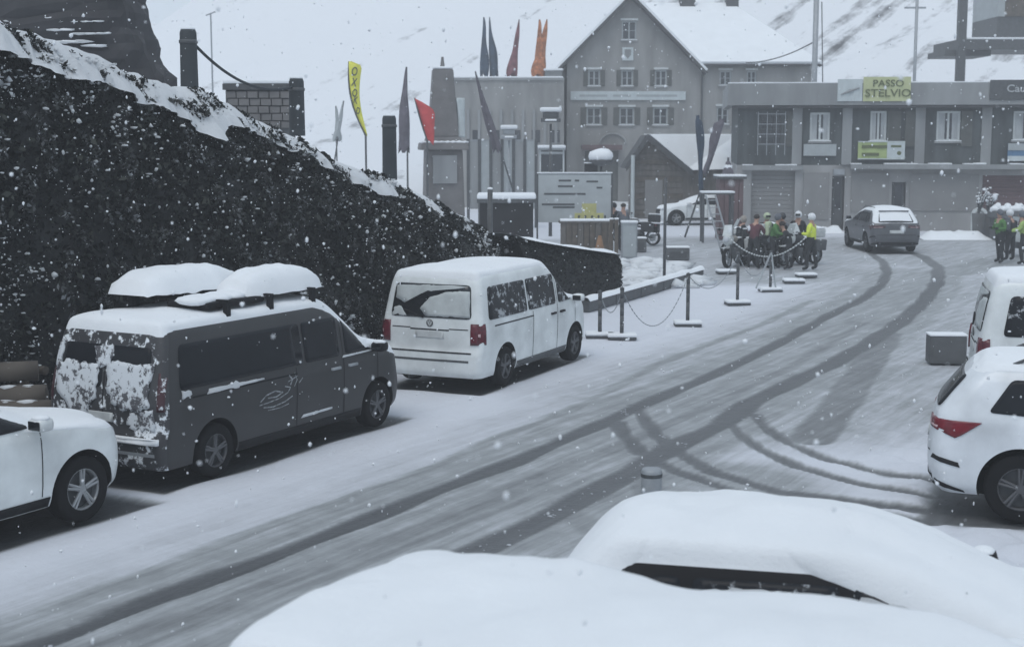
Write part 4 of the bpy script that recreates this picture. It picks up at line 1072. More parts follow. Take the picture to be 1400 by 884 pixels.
# ledge over the ground floor, canopy with snow
for (p0, p1, y0) in ((1010, 1092, 228), (1155, 1560, 226)):
    MB().box(max(lx(p0), XL - .3), min(lx(p1), XRr), -0.55 if p0 > 1100 else -0.3, -0.004, lz(1200, y0) - .16, lz(1200, y0) + 0.05).build('ledge', M_PARA, long_b)
    q = MB(); xa = max(lx(p0), XL - .3); xb = min(lx(p1), XRr); n = int((xb - xa) / .5)
    for i in range(n):
        if noise.noise(Vector((i * .37, p0, 0))) > -0.12: q.box(xa + i * .5, xa + i * .5 + .49, -0.5 if p0 > 1100 else -.28, -0.02, lz(1200, y0) + .052, lz(1200, y0) + 0.1 + .05 * noise.noise(Vector((i * .6, 1, 2))), 0.015)
    q.build('snow_on_ledge', M_SNOW, long_b)
# parapet and roof
MB().box(XL - .5, XRr, -0.55, -0.28, zU - .1, zP).box(XL - .5, XL - .2, -.27, DL, zU - .1, zP).build('parapet', M_PARA, long_b)
MB().box(XL - .2, XRr, -.28, DL, zU + .002, zU + .12).build('roof', M_ROOFE, long_b)
MB().box(XL - .15, XRr, -.2, DL - .1, zU + .125, zP - .12, 0.05).build('roof_snow', M_SNOW, long_b)
q = MB(); n = 60
for i in range(n):
    x = XL - .5 + i * (XRr - XL + .5) / n; q.box(x, x + (XRr - XL + .5) / n + .01, -0.54, -0.3, zP, zP + .05 + .03 * noise.noise(Vector((i * .3, 5, 0))), 0.01)
q.build('snow_cap', M_SNOW, long_b)
MB().box(XL - .3, XRr, -0.5, -0.01, zU - .22, zU - .12).build('eaves_board', M_ROOFE, long_b)
# rolled shutters and doors
for i, (a, b, c, d) in enumerate(gates):
    if i in (0, 3):
        n = 14
        for k_ in range(n):
            z0 = c + (d - c) * k_ / n; MB().box(a, b, 0.22 + 0.0, 0.28, z0 + .006, z0 + (d - c) / n - .006, 0.008).build('shutter_slat', M_SHUT if i == 0 else M_MAROON, long_b)
    else:
        dd = MB().box(a + .04, b - .04, .2, .26, c, d).build('door', M_METAL, long_b)
        MB().box(a + .15, b - .15, .185, .197, c + 1.0, d - .12).build('door_pane', M_PANE, dd)
for p0, p1, y0, y1 in ((1093, 1128, 236, 300), (1158, 1209, 236, 290), (1237, 1330, 238, 288)):
    MB().box(lx(p0), lx(p1), -0.05, -0.004, lz(p0, y1), lz(p0, y0)).build('wall_panel', M_SHUT, long_b)
MB().box(lx(1133), lx(1148), -.25, -.01, lz(1140, 239), lz(1140, 231), .02).build('door_lamp', M_STEEL, long_b)
def sign_board(name, label, cat, p0, p1, y0, y1, mat, yo, grp=None, th=0.03):
    a, b = lx(p0), lx(p1); z1, z0 = lz((p0 + p1) / 2, y0), lz((p0 + p1) / 2, y1)
    cxm = (a + b) / 2
    t = thing(name, label, cat, (LB0.x + cxm * ca - yo * sa, LB0.y + cxm * sa + yo * ca, z0), LBA, grp)
    q = MB(); n = 12; V = []
    for i in range(n + 1):
        x = -(b - a) / 2 + (b - a) * i / n; w_ = 0.02 * math.sin(i * 1.3)
        V += [(x, w_, 0), (x, w_ * .6, z1 - z0), (x, w_ + th, 0), (x, w_ * .6 + th, z1 - z0)]
    F = []
    for i in range(n): k_ = 4 * i; F += [(k_, k_ + 4, k_ + 5, k_ + 1), (k_ + 2, k_ + 3, k_ + 7, k_ + 6), (k_ + 1, k_ + 5, k_ + 7, k_ + 3), (k_, k_ + 2, k_ + 6, k_ + 4)]
    F += [(0, 1, 3, 2), (4 * n, 4 * n + 2, 4 * n + 3, 4 * n + 1)]
    mesh('cloth', V, F, mat, t)
    return t, b - a, z1 - z0
t, w_, h_ = sign_board('banner', 'pale lime banner reading PASSO STELVIO on the parapet', 'banner', 1168, 1231, 106, 139, M_BANNERY, -0.62)
text('lettering', 'PASSO', h_ * .40, M_TEXTG, t, (0.05, -0.035, h_ * .72), xs=1.1); text('lettering', 'STELVIO', h_ * .44, M_TEXTG, t, (0.05, -0.035, h_ * .32), xs=1.15)
t, w_, h_ = sign_board('banner', 'off white banner with a grey swoosh left of the lime banner', 'banner', 1134, 1167, 109, 139, M_BANNERW, -0.60)
q = MB(); q.tube([(-.4, -0.03, .3), (0, -.035, .45), (.42, -.03, .6)], [.02, .07, .02], 6); q.build('swoosh', M_PARA, t)
t, w_, h_ = sign_board('banner', 'green and cream banner hung under the middle window', 'banner', 1165, 1228, 193, 218, M_BANNERG, -0.16)
MB().box(-w_ / 2, w_ / 2, -.035, -.025, 0, .05).box(-w_ / 2, w_ / 2, -.035, -.025, h_ - .05, h_).box(w_ * .12, w_ / 2, -.034, -.026, .06, h_ - .06).build('print', M_BANNERW, t)
MB().box(-w_ * .42, w_ * .12, -.042, -.036, h_ * .62, h_ * .78).box(w_ * .2, w_ * .42, -.042, -.036, h_ * .66, h_ * .78).box(-w_ * .42, -w_ * .05, -.042, -.036, h_ * .2, h_ * .36).build('faded_lettering', M_TEXTG, t)
MB().blob((w_ * .38, -.03, h_ * .35), .12, 1, .1, (1, .15, 1)).build('emblem', M_TEXTG, t)
t, w_, h_ = sign_board('banner', 'plain grey cloth banner under the left window', 'banner', 1092, 1136, 197, 213, M_BANNERW, -0.16)
kids(t)[0].data.materials[0] = M_FRAMEG
t, w_, h_ = sign_board('banner', 'blue banner under the right hand window at the picture edge', 'banner', 1366, 1440, 196, 220, M_BANNERB, -0.2)
MB().box(-w_ / 2, w_ / 2, -.045, -.025, 0, h_ * .28).build('print', M_BANNERW, t); MB().box(-w_ / 2, -w_ * .1, -.043, -.025, h_ * .6, h_).build('print', M_FRAMEG, t)
t, w_, h_ = sign_board('shop_sign', 'dark sign with pale script letters on the parapet at right', 'sign', 1336, 1420, 110, 137, M_METAL, -0.62)
text('lettering', 'Caum', h_ * .52, M_TEXTW, t, (-0.05, -0.04, h_ * .55), xs=1.1)

# --- small chalet ---
YC = 76.0
cxx = lambda px: W(px, 230, YC)[0]
cz = lambda py: W(900, py, YC)[1]
chal = thing('chalet', 'small wooden chalet with steep snow covered roof in front of the hotel', 'building', (0, YC, 0), 0)
a, b = cxx(868), cxx(932); m_ = cxx(884); ze = cz(228); za = cz(187); D_ = 3.2; xr = cxx(1022)
q = MB(); q.add([(a, 0, 0), (b + .1, 0, 0), (b + .1, 0, ze), (m_, 0, za - .1), (a, 0, ze + .6)], [(0, 1, 2, 3, 4)])
q.box(a + .01, xr, 0.02, 4.2, 0, ze - .08)
q.build('wall', M_WOOD, chal)
for i in range(11):
    z = 0.15 + i * .3
    xb_ = b + .1 if z < ze else b + .1 - (z - ze) / (za - ze) * (b - m_)
    MB().box(a + .02, xb_ - .02, -.035, -.004, z + .015, z + .27, .01).build('wall_board', M_WOOD if i % 3 else M_WOODB, chal)
P_ = [(m_ - .1, -.45, za), (xr - 0.1, .2 + 2.0, za), (xr + .1, -.45, ze - .1), (b + .3, -.45, ze - .1)]
P_ = [(m_, -.5, za), (b + .45, -.5, ze - .2), (xr + .2, -.1, ze - .2), (xr + .1, 2.4, za + .15), (m_ + .1, 2.4, za + .15)]
slab([(m_, -.5, za), (b + .5, -.5, ze - .3), (b + .5, -.1, ze - .3), (m_, 2.6, za)], .1, 'roof', M_ROOFE, chal)
slab([(m_ + .05, -.46, za + .12), (b + .5, -.46, ze - .18), (xr + .2, -.1, ze - .1), (xr + .2, 2.6, za + .12), (m_ + .05, 2.6, za + .12)], .2, 'roof_snow', M_SNOW, chal)
slab([(m_, -.5, za), (a - .5, -.5, ze - .1), (a - .5, 2.6, ze - .1), (m_, 2.6, za)], .12, 'roof', M_ROOFE, chal)
for sg, x1_, z1_ in ((1, b + .5, ze - .3), (-1, a - .5, ze - .1)):
    q = MB(); q.add([(m_, -.55, za + .15), (x1_, -.55, z1_ + .15), (x1_, -.55, z1_ - .15), (m_, -.55, za - .2), (m_, -.5, za + .15), (x1_, -.5, z1_ + .15), (x1_, -.5, z1_ - .15), (m_, -.5, za - .2)], [(0, 1, 2, 3), (4, 7, 6, 5), (0, 4, 5, 1), (2, 6, 7, 3), (1, 5, 6, 2)]); q.build('barge_board', M_ROOFE, chal)
MB().box(cxx(882), cxx(906), -.07, -.036, 0.05, cz(246)).build('door', M_SHUT, chal)
MB().tube([(cxx(864), -.6, 0), (cxx(864), -.6, cz(212))], .1, 8).build('downpipe', M_BANNERW, chal)

# --- upper building frame at top right on the slope ---
YU = 84.0
ux = lambda px: W(px, 40, YU)[0]
uz = lambda py: W(1350, py, YU)[1]
ub = thing('hillside_terrace', 'dark framed terrace on posts on the slope above the right end of the long building', 'building', (0, YU, 0))
MB().box(ux(1311), ux(1322), 0, .45, uz(66) - 2.5, uz(-40)).build('post', M_METAL, ub)
q = MB().box(ux(1311) + .02, ux(1500), .02, 5, uz(68), uz(54)); q.box(ux(1311) - .6, ux(1360), .5, 4, uz(76), uz(68) - .003); q.build('deck', M_METAL, ub)
MB().box(ux(1322), ux(1500), .1, 4.8, uz(54) + .002, uz(51), .04).build('deck_snow', M_SNOW, ub)
MB().box(ux(1374), ux(1500), 1.4, 6, uz(51), uz(20)).build('lower_wall', M_METAL, ub)
MB().box(ux(1384), ux(1500), 1.3, 6, uz(20) + .004, uz(-60)).build('wooden_wall', M_WOODB, ub)
MB().box(ux(1374), ux(1384) - .01, 1.35, 6, uz(20) + .004, uz(-60)).build('corner_board', M_FRAMEG, ub)

# ------------------------------------------------------------------ bank covered with ivy, dark tower on it, clipped hedge
top_px = [(-260, -90), (-60, -8), (0, 15), (40, 22), (90, 48), (140, 66), (200, 90), (240, 104), (270, 122), (330, 135), (400, 165), (440, 190), (480, 212), (540, 240), (600, 264), (640, 282), (668, 300), (700, 318)]
def base_xy(s_):   # along the street from left to right
    return (-7.6 + s_ * 0.451, 18.7 + s_ * 0.892)
def s_of_px(px):
    u = (px - 700) / 1950 / 0.9915; return (u * 18.7 + 7.6) / (0.451 - u * 0.892)
NB = (-0.892, 0.451)    # pointing back into the bank
tops = []
for px, py in top_px:
    s_ = s_of_px(px); x, y = base_xy(s_); y2 = y + 0.451 * 0.9
    tops.append((s_, W(px, py, y2)[1]))
ts, tz = [a for a, _ in tops], [b for _, b in tops]
def bank_h(s_): return float(np.interp(s_, ts, tz))
S0, S1 = s_of_px(-400), s_of_px(700)
prof = [(0.0, 0.0), (0.05, 0.15), (0.12, 0.4), (0.25, 0.62), (0.42, 0.8), (0.62, 0.93), (0.9, 1.0), (1.3, 1.02), (2.2, 1.0), (3.5, 0.97), (6, 0.9), (10, 0.7), (16, 0.35), (22, 0.0)]
def bank_pt(s_, v):
    """v from 0 at the foot to 1 at the lip along the front; returns point and outward normal"""
    h = bank_h(s_); i = v * 6
    d = float(np.interp(i, range(7), [p[0] for p in prof[:7]])); zf = float(np.interp(i, range(7), [p[1] for p in prof[:7]]))
    x, y = base_xy(s_)
    bulge = 0.22 * noise.noise(Vector((s_ * .7, zf * h * .9, 3))) + .1 * noise.noise(Vector((s_ * 2.2, zf * h * 2.5, 7)))
    d = d + bulge
    return Vector((x + NB[0] * d, y + NB[1] * d, zf * h + .06 * noise.noise(Vector((s_ * 1.6, 9, v))) * (v > .9)))
Vb = []; rows = 90; fr_n = 26; bk_n = 9
for i in range(rows):
    s_ = S0 + (S1 - S0) * i / (rows - 1); h = bank_h(s_); x, y = base_xy(s_)
    for j in range(fr_n): Vb.append(tuple(bank_pt(s_, j / (fr_n - 1))))
    sb = 0.35 + 0.65 * min(1, max(0, (S1 - s_) / 8))
    for j in range(7, 14):
        d, f_ = prof[j]; d = 0.9 + (d - 0.9) * sb; Vb.append((x + NB[0] * d, y + NB[1] * d, h * f_ + .05 * noise.noise(Vector((s_, d, 1)))))
kk = fr_n + 7
Fb = np.array([(i * kk + j, (i + 1) * kk + j, (i + 1) * kk + j + 1, i * kk + j + 1) for i in range(rows - 1) for j in range(kk - 1)])
bank = npmesh('bank', np.array(Vb), Fb, M_EARTH); setp(bank, kind='structure'); bank['label'] = 'steep dark earth bank along the left side of the street'
bank.data.materials.append(M_SNOW)
mi = np.array([1 if j >= fr_n - 2 else 0 for i in range(rows - 1) for j in range(kk - 1)], dtype=np.int32); bank.data.polygons.foreach_set('material_index', mi)

# thick broken ridge of snow along the lip
V = []; nR = 420; mR = 16
for i in range(nR):
    s_ = S0 + (S1 - S0) * i / (nR - 1); p = bank_pt(s_, 1.0)
    wd = (0.42 + .34 * noise.noise(Vector((s_ * .9, 1, 5)))) * (1.35 if s_ < 7 else 0.95); hgt = .13 + .1 * noise.noise(Vector((s_ * 1.4, 3, 5)))
    for j in range(mR):
        a_ = j / (mR - 1); d = -wd + a_ * (wd + 1.2); jg = (.09 + .22 * max(0, .35 - a_)) * noise.noise(Vector((s_ * 3.2, j * .4, 8))) + (.04 + .25 * max(0, .3 - a_)) * noise.noise(Vector((s_ * 9, j * .5, 3)))
        drop = .62 * max(0, -d - .05) ** 1.1 * 1.7
        V.append((p.x + NB[0] * (d + jg), p.y + NB[1] * (d + jg), p.z + hgt * math.sin(min(1, a_ * 1.6 + .12) * PI * .5) - drop + .05 * noise.noise(Vector((s_ * 4, d * 4, 2))) + .04))
ridge = npmesh('snow_ridge', np.array(V), np.array([(i * mR + j, (i + 1) * mR + j, (i + 1) * mR + j + 1, i * mR + j + 1) for i in range(nR - 1) for j in range(mR - 1)]), M_SNOWR); setp(ridge, kind='stuff'); ridge['label'] = 'ridge of snow lying along the top of the dark bank'

def leaf_cloud(name, n, sampler, size, mat, parent=None, tri=False, up_bias=0.0, flat=1.0):
    P = np.array([sampler() for _ in range(n)]); N = len(P)
    a = rng.normal(size=(N, 3)); a /= np.linalg.norm(a, axis=1, keepdims=True)
    b = rng.normal(size=(N, 3)); b[:, 2] *= (1 - up_bias); a[:, 2] *= (1 - up_bias); a /= np.linalg.norm(a, axis=1, keepdims=True)
    b -= a * (a * b).sum(1, keepdims=True); b /= np.linalg.norm(b, axis=1, keepdims=True)
    s_ = (size[0] + (size[1] - size[0]) * rng.random((N, 1)) ** 2)
    c = np.cross(a, b) * s_ * 0.25
    q = np.stack([P - a * s_, P - b * s_ * .55 + c, P + a * s_, P + b * s_ * .55 + c], 1).reshape(-1, 3)
    F = np.arange(4 * N).reshape(N, 4)
    return npmesh(name, q, F, mat, False, parent)
rnd = random.Random(5)
def samp_front():
    while True:
        s_ = S0 + (S1 - S0) * rnd.random(); v = rnd.random() ** 0.9
        p = bank_pt(s_, v)
        cl = noise.noise(Vector((s_ * 1.1, v * bank_h(s_) * 1.3, 11)))
        if cl < -0.28 and rnd.random() < .7: continue
        d = 0.02 + 0.22 * rnd.random() ** 2 * (0.6 + cl)
        return (p.x - NB[0] * d, p.y - NB[1] * d, max(0.02, p.z + d * .25))
ivy = leaf_cloud('ivy', 52000, samp_front, (0.025, 0.085), M_LEAF); setp(ivy, kind='stuff'); ivy['label'] = 'dark ivy and scrub hanging down the bank'
def samp_tuft():
    while True:
        s_ = S0 + (S1 - S0) * rnd.random(); v = rnd.random() ** .8; h_ = bank_h(s_)
        cl = noise.noise(Vector((s_ * 2.4, v * h_ * 2.6, 41)))
        if cl < .16: continue
        p = bank_pt(s_, v); d = .1 + .35 * (cl - .1) * rnd.random() ** .5
        return (p.x - NB[0] * d, p.y - NB[1] * d, max(.03, p.z + d * .2))
k = NT('frosted_leaf'); gi = k.n('ShaderNodeNewGeometry')
k.col(k.ramp(gi.outputs['Random Per Island'], [(0.0, (.02, .023, .022)), (.55, (.045, .05, .048)), (.85, (.1, .105, .11)), (1.0, (.32, .34, .36))])); k.rough(.85); M_LEAFF = k.m
tuf = leaf_cloud('ivy_tufts', 22000, samp_tuft, (.02, .06), M_LEAFF); setp(tuf, kind='stuff'); tuf['label'] = 'lighter frosted tufts standing out of the ivy on the bank'
def samp_snow():
    while True:
        s_ = S0 + (S1 - S0) * rnd.random(); v = rnd.random()
        cl = .75 * noise.noise(Vector((s_ * 2.2, v * bank_h(s_) * 2.4, 21))) + .65 * noise.noise(Vector((s_ * .45, v * bank_h(s_) * .6, 25)))
        thr = 0.4 - 0.95 * max(0, v - 0.72) - 0.25 * max(0, 0.25 - v)
        if cl < thr and rnd.random() < .93: continue
        p = bank_pt(s_, v); d = 0.1 + 0.16 * rnd.random()
        return (p.x - NB[0] * d, p.y - NB[1] * d, p.z + d * .3)
q = MB(); bm = bmesh.new(); bmesh.ops.create_icosphere(bm, subdivisions=1, radius=1); ico = np.array([v.co for v in bm.verts]); icf = np.array([[v.index for v in f.verts] for f in bm.faces]); bm.free()
def blobs(name, pts, rads, mat, sq=(1, 1, 1), parent=None, jit=0.25, an=.5):
    P = np.array(pts); N = len(P); r_ = np.array(rads).reshape(N, 1, 1)
    J = 1 + jit * (rng.random((N, len(ico), 1)) - .5) * 2
    sqv = np.array(sq) * (1 + an * 2 * (rng.random((N, 1, 3)) - .5))
    Vv = (P[:, None, :] + ico[None] * r_ * J * sqv).reshape(-1, 3)
    Ff = (icf[None] + (np.arange(N) * len(ico))[:, None, None]).reshape(-1, 3)
    return npmesh(name, Vv, Ff, mat, True, parent)
pts = [samp_snow() for _ in range(5200)]
o = blobs('snow_clumps', pts, [0.006 + 0.034 * rnd.random() ** 4 for _ in pts], M_SNOWR, (1.1, 1.1, .8), jit=.5, an=.45); setp(o, kind='stuff'); o['label'] = 'small clumps of snow caught in the ivy of the bank'
def samp_lip():
    s_ = S0 + (S1 - S0) * rnd.random(); v = 1 - 0.2 * rnd.random() ** 2.2 * (1 + 0.8 * noise.noise(Vector((s_ * .8, 3, 3))))
    p = bank_pt(s_, min(1, v)); b_ = rnd.random() * .5
    return (p.x + NB[0] * b_, p.y + NB[1] * b_, p.z + .02)
pts = [samp_lip() for _ in range(2600)]
o = blobs('snow_clumps', pts, [0.03 + 0.08 * rnd.random() ** 2 for _ in pts], M_SNOWR, (1.3, 1.3, .7)); setp(o, kind='stuff'); o['label'] = 'broken snow edge along the top of the bank'
def samp_top():
    while True:
        s_ = S0 + (S1 - S0) * rnd.random()
        if noise.noise(Vector((s_ * 1.3, 2, 17))) < (0.3 if s_ < 6 else .02): continue
        v = 0.86 + .16 * rnd.random(); p = bank_pt(s_, min(1, v)); d = .1 * rnd.random()
        return (p.x - NB[0] * d, p.y - NB[1] * d, p.z + .06 + .1 * rnd.random())
o = leaf_cloud('scrub', 5000, samp_top, (0.02, 0.07), M_LEAF); setp(o, kind='stuff'); o['label'] = 'scrub poking through the snow on the lip of the bank'

# clipped hedge at the end of the bank
HG0 = Vector(base_xy(S1 - 0.6)); HG1 = Vector(G(832, 402))
hd = (HG1 - HG0); HL = hd.length; ha = math.atan2(hd.y, hd.x)
hedge = thing('clipped_hedge', 'low clipped dark hedge ending in a rounded corner beyond the white van', 'hedge', (HG0.x, HG0.y, 0), ha)
def hz(x): return 1.95 - 0.85 * (x / HL) ** 0.9
V = []; n = 40; ring_n = 15
for i in range(n + 1):
    x = HL * i / n; e = 1.0 if x < HL - .9 else math.sqrt(max(0.0, 1 - ((x - HL + .9) / .9) ** 2)); e = max(e, .06)
    h = hz(x) * (0.9 + .1 * e)
    for j in range(ring_n):
        t_ = j / (ring_n - 1); y = -math.cos(t_ * PI); z = math.sin(t_ * PI) ** .35 if 0 < t_ < 1 else 0
        yy = .65 * math.copysign(abs(y) ** .45, y) * e
        V.append((x + .05 * noise.noise(Vector((x, y, z * 3))), yy + .05 * noise.noise(Vector((x * 2, y * 2, z * 3))), z * h))
F = [(i * ring_n + j, (i + 1) * ring_n + j, (i + 1) * ring_n + j + 1, i * ring_n + j + 1) for i in range(n) for j in range(ring_n - 1)] + [tuple(n * ring_n + j for j in range(ring_n))]
mesh('branches', V, F, M_EARTH, hedge, True)
def samp_h():
    x = HL * rnd.random(); e = 1.0 if x < HL - .9 else math.sqrt(max(0.0, 1 - ((x - HL + .9) / .9) ** 2)); t_ = rnd.random(); y = -math.cos(t_ * PI); z = math.sin(t_ * PI) ** .35
    return (x, .66 * math.copysign(abs(y) ** .45, y) * e * (1 + .05 * rnd.random()), z * hz(x) * (0.9 + .1 * e))
leaf_cloud('leaves', 14000, samp_h, (.015, .05), M_LEAF, hedge)['kind'] = 'stuff'
V = []
for i in range(n + 1):
    x = HL * i / n; e = 1.0 if x < HL - .9 else math.sqrt(max(0.0, 1 - ((x - HL + .9) / .9) ** 2)); e = max(e, .06)
    for j in range(7):
        y = (j / 3 - 1); V.append((x, y * .62 * e, hz(x) * (.9 + .1 * e) + (.1 + .05 * noise.noise(Vector((x * 1.2, y, 4)))) * (1 - abs(y) ** 3) - .02))
mesh('snow_cap', V, [(i * 7 + j, (i + 1) * 7 + j, (i + 1) * 7 + j + 1, i * 7 + j + 1) for i in range(n) for j in range(6)], M_SNOW, hedge, True)

# dark stone tower on the bank, top left
def bank_at(px, back, dz=0):
    s_ = s_of_px(px); x, y = base_xy(s_); return Vector((x + NB[0] * back, y + NB[1] * back, bank_h(s_) + dz))
TY = 27.5
def tp(px, py): x, z = W(px, py, TY); return x, z
tw = thing('stone_tower', 'dark rough stone pillar mass rising at the top left behind the bank', 'rock', (0, TY, 0))
out = [(40, 60), (45, -20), (80, -120), (180, -120), (188, 0), (192, 25), (200, 50), (210, 80), (250, 140), (120, 150)]
V = []; pl = [tp(*p) for p in out]; cx_ = sum(p[0] for p in pl) / len(pl)
zs = np.linspace(3.6, 8.4, 34); nr = 34
def width(z):
    # right edge from the outline
    r_ = [(9.3, tp(180, -120)[0]), (tp(0, 0)[1], tp(188, 0)[0]), (tp(0, 25)[1], tp(193, 25)[0]), (tp(0, 50)[1], tp(201, 50)[0]), (tp(0, 80)[1], tp(213, 80)[0]), (tp(0, 130)[1], tp(240, 130)[0])]
    r_.sort(); return float(np.interp(z, [a for a, _ in r_], [b for _, b in r_]))
xl0 = tp(-20, 0)[0]
for z in zs:
    xr_ = width(z); xc = (xr_ + xl0) / 2; hw_ = (xr_ - xl0) / 2
    for j in range(nr):
        a = 2 * PI * j / nr; c_, s_ = math.cos(a), math.sin(a)
        x = xc + hw_ * math.copysign(abs(c_) ** .5, c_); y = 1.2 * math.copysign(abs(s_) ** .5, s_)
        d = .16 * noise.noise(Vector((x * 1.5, y * 1.5, z * 2.5))) + .07 * noise.noise(Vector((x * 5, y * 5, z * 7)))
        V.append((x + d * c_, y + d * s_, z + .3 * d))
F = [(i * nr + j, i * nr + (j + 1) % nr, (i + 1) * nr + (j + 1) % nr, (i + 1) * nr + j) for i in range(len(zs) - 1) for j in range(nr)] + [tuple((len(zs) - 1) * nr + j for j in range(nr))]
mesh('rock_face', V, F, M_ROCKT, tw, False)
q = MB()
for i in range(14):
    x = tp(95 + i * 5.2, 0)[0]; z = tp(0, 32 + 14 * (i % 3) + i * .35)[1]; q.blob((x, -1.2, z - .02 * (i % 4)), .06 + .03 * (i % 3), 2, .8, (1.8, .8, .22), i)
q.build('snow_ledge', M_SNOW, tw, True)
V = tw

# timber posts and sagging rope on the lip
posts = [(257, 40, 103, 26.3), (405, 107, 162, 29.2), (532, 158, 224, 31.5)]
pt = []
labs = ['tallest thick timber post on the bank, nearest the dark stone tower', 'middle timber post on the bank at the lower end of the rope', 'timber post furthest right on the bank, beside the slim closed flag']
for (px, y0, y1, Yd), lb in zip(posts, labs):
    x, z1 = W(px, y0, Yd); _, z0 = W(px, y1, Yd)
    t = thing('timber_post', lb, 'post', (x, Yd, z0 - .35), 0, 'timber posts along the top of the bank'); h = z1 - z0 + .35
    r_ = .155
    MB().lathe([(r_ * 1.05, 0), (r_ * 1.02, h * .4), (r_ * .98, h - .07), (r_ * .85, h - .01), (.001, h)], 18).build('shaft', M_POST, t, True)
    MB().lathe([(r_ * 1.0, h - .26), (r_ * 1.1, h - .25), (r_ * 1.1, h - .2), (r_ * 1.0, h - .19)], 18).build('iron_band', M_METAL, t, True)
    q = MB().blob((0, 0, h), r_ * .9, 2, .1, (1, 1, .3)); q.build('snow_cap', M_SNOW, t, True); pt.append((x, Yd, z0 - .35 + h - .15))
q = MB(); a, b = Vector(pt[0]), Vector(pt[1]); PP = []
for i in range(25):
    u = i / 24; p = a.lerp(b, u); p.z -= .62 * 4 * u * (1 - u) * (1 - 0.0) * .62; PP.append(p)
q.tube(PP, .028, 8); o = q.build('rope', M_POST, None, True); setp(o, 'dark rope sagging between the two left timber posts', 'rope')
# low stone wall behind, and a thin antenna mast
x0_, z1_ = W(308, 110, 33); x1_, _ = W(398, 110, 33); _, z0_ = W(350, 160, 33)
wl = thing('low_wall', 'low grey stone wall with a snowy coping behind the rope', 'wall', (x0_, 33, z0_ - 1.2))
hh = z1_ - z0_ + 1.2
MB().box(0, x1_ - x0_, 0, .5, 0, hh - .22).build('wall_core', M_CONC, wl)
for r_ in range(5):
    for c_ in range(6):
        ww = (x1_ - x0_) / 6; xx = c_ * ww + (r_ % 2) * .05; MB().box(xx + .01, min(xx + ww - .01, x1_ - x0_ - .01), -.05 - .015 * ((c_ + r_) % 3), -.004, hh - .4 - r_ * .17, hh - .25 - r_ * .17, .015).build('stone', M_STONE, wl)
MB().box(-.05, x1_ - x0_ + .05, -.1, .6, hh - .215, hh - .08).build('coping', M_METAL, wl)
MB().box(-.05, x1_ - x0_ + .05, -.1, .6, hh - .078, hh, .03).build('snow_cap', M_SNOW, wl)
x, z1_ = W(288, 18, 60); mast = thing('antenna_mast', 'thin mast standing behind the rope', 'mast', (x, 60, 0))
MB().tube([(0, 0, 0), (0, 0, z1_)], [.05, .03], 6).build('pole', M_STEEL, mast); MB().tube([(-.2, 0, z1_ - .1), (.2, 0, z1_ + .05)], .03, 6).build('crossbar', M_STEEL, mast)

# log pile at left
LGX = [(-8.4, 20.3, .45, 2.2, .17, 8), (-8.1, 20.0, .62, 2.4, .14, 14), (-8.3, 19.7, .2, 2.6, .19, 5), (-8.6, 21.0, .85, 1.5, .06, -24), (-8.0, 20.8, .3, 1.6, .13, 22)]
for i, (x, y, z, L_, r_, an) in enumerate(LGX):
    lab = ['thick pale log lying in the middle of the log pile', 'long log lying uppermost along the pile at left', 'lowest log of the pile beside the dark van', 'thin branch leaning across the log pile', 'short log end at the back of the log pile'][i]
    yl = [19.35, 19.55, 19.1, 19.75, 19.9][i]; x, z = W([64, 52, 70, 62, 40][i], [543, 508, 566, 505, 530][i], yl); x -= L_ / 2 * math.cos(R(an)); y = yl - L_ / 2 * math.sin(R(an))
    o = thing('log', lab, 'log', (x, y, z), R(an), 'logs stacked behind the dark van')
    q = MB(); q.tube([(-L_ / 2 + L_ * j / 6, .02 * math.sin(j * 2 + i), .02 * math.cos(j + i)) for j in range(7)], [r_ * (1 + .05 * math.sin(j * 3 + i)) for j in range(7)], 14); q.build('trunk', M_LOG, o, True)
    MB().lathe([(.001, L_ / 2 + .004), (r_ * .86, L_ / 2 + .004)], 14, 'x').build('cut_end', M_WOODB, o)
    q = MB()
    for j in range(8): q.blob((-L_ / 2 + .15 + j * L_ / 8.5, 0, r_ * .92), r_ * .55, 1, .2, (1.6, 1, .35), j)
    q.build('snow_cap', M_SNOW, o, True)

# ------------------------------------------------------------------ monument
YM = 60.0
m0 = W(606, 262, YM)[0]; mz = lambda py: W(612, py, YM)[1]
mon = thing('obelisk', 'tall grey stone obelisk on a broad pedestal beside the red flag', 'monument', (m0, YM, 0), R(8))
def frustum(w0, w1, z0, z1, name, mat, par, bev=.03):
    bm = bmesh.new(); bmesh.ops.create_cube(bm, size=1)
    for v in bm.verts:
        w_ = w0 if v.co.z < 0 else w1; v.co = Vector((v.co.x * w_, v.co.y * w_, z0 if v.co.z < 0 else z1))
    bmesh.ops.bevel(bm, geom=bm.edges[:], offset=bev, segments=2, affect='EDGES'); bm.verts.index_update()
    V = [v.co.copy() for v in bm.verts]; F = [[v.index for v in f.verts] for f in bm.faces]; bm.free()
    return mesh(name, V, F, mat, par)
frustum(1.7, 1.5, 0, mz(205), 'pedestal', M_STONE, mon); frustum(2.0, 1.9, mz(205) + .002, mz(195), 'cornice', M_STONE, mon)
frustum(1.5, 1.35, mz(195) + .002, mz(187), 'moulding', M_STONE, mon); frustum(1.22, .82, mz(187) + .002, mz(95), 'shaft', M_STONE, mon)
MB().box(-.4, .4, -.4, .4, mz(95) + .002, mz(91.5), .05).build('snow_cap', M_SNOW, mon, True); MB().tube([(0, 0, mz(92)), (0, 0, mz(78))], [.1, .05], 8).build('finial', M_STONE, mon)
MB().box(-.5, .5, -.87, -.85, mz(250), mz(212)).build('inscription_plate', M_PARA, mon)
q = MB()
for i in range(8): q.blob((-.85 + i * .24, -.85, mz(195) + .02), .16, 1, .2, (1.2, .6, .4), i)
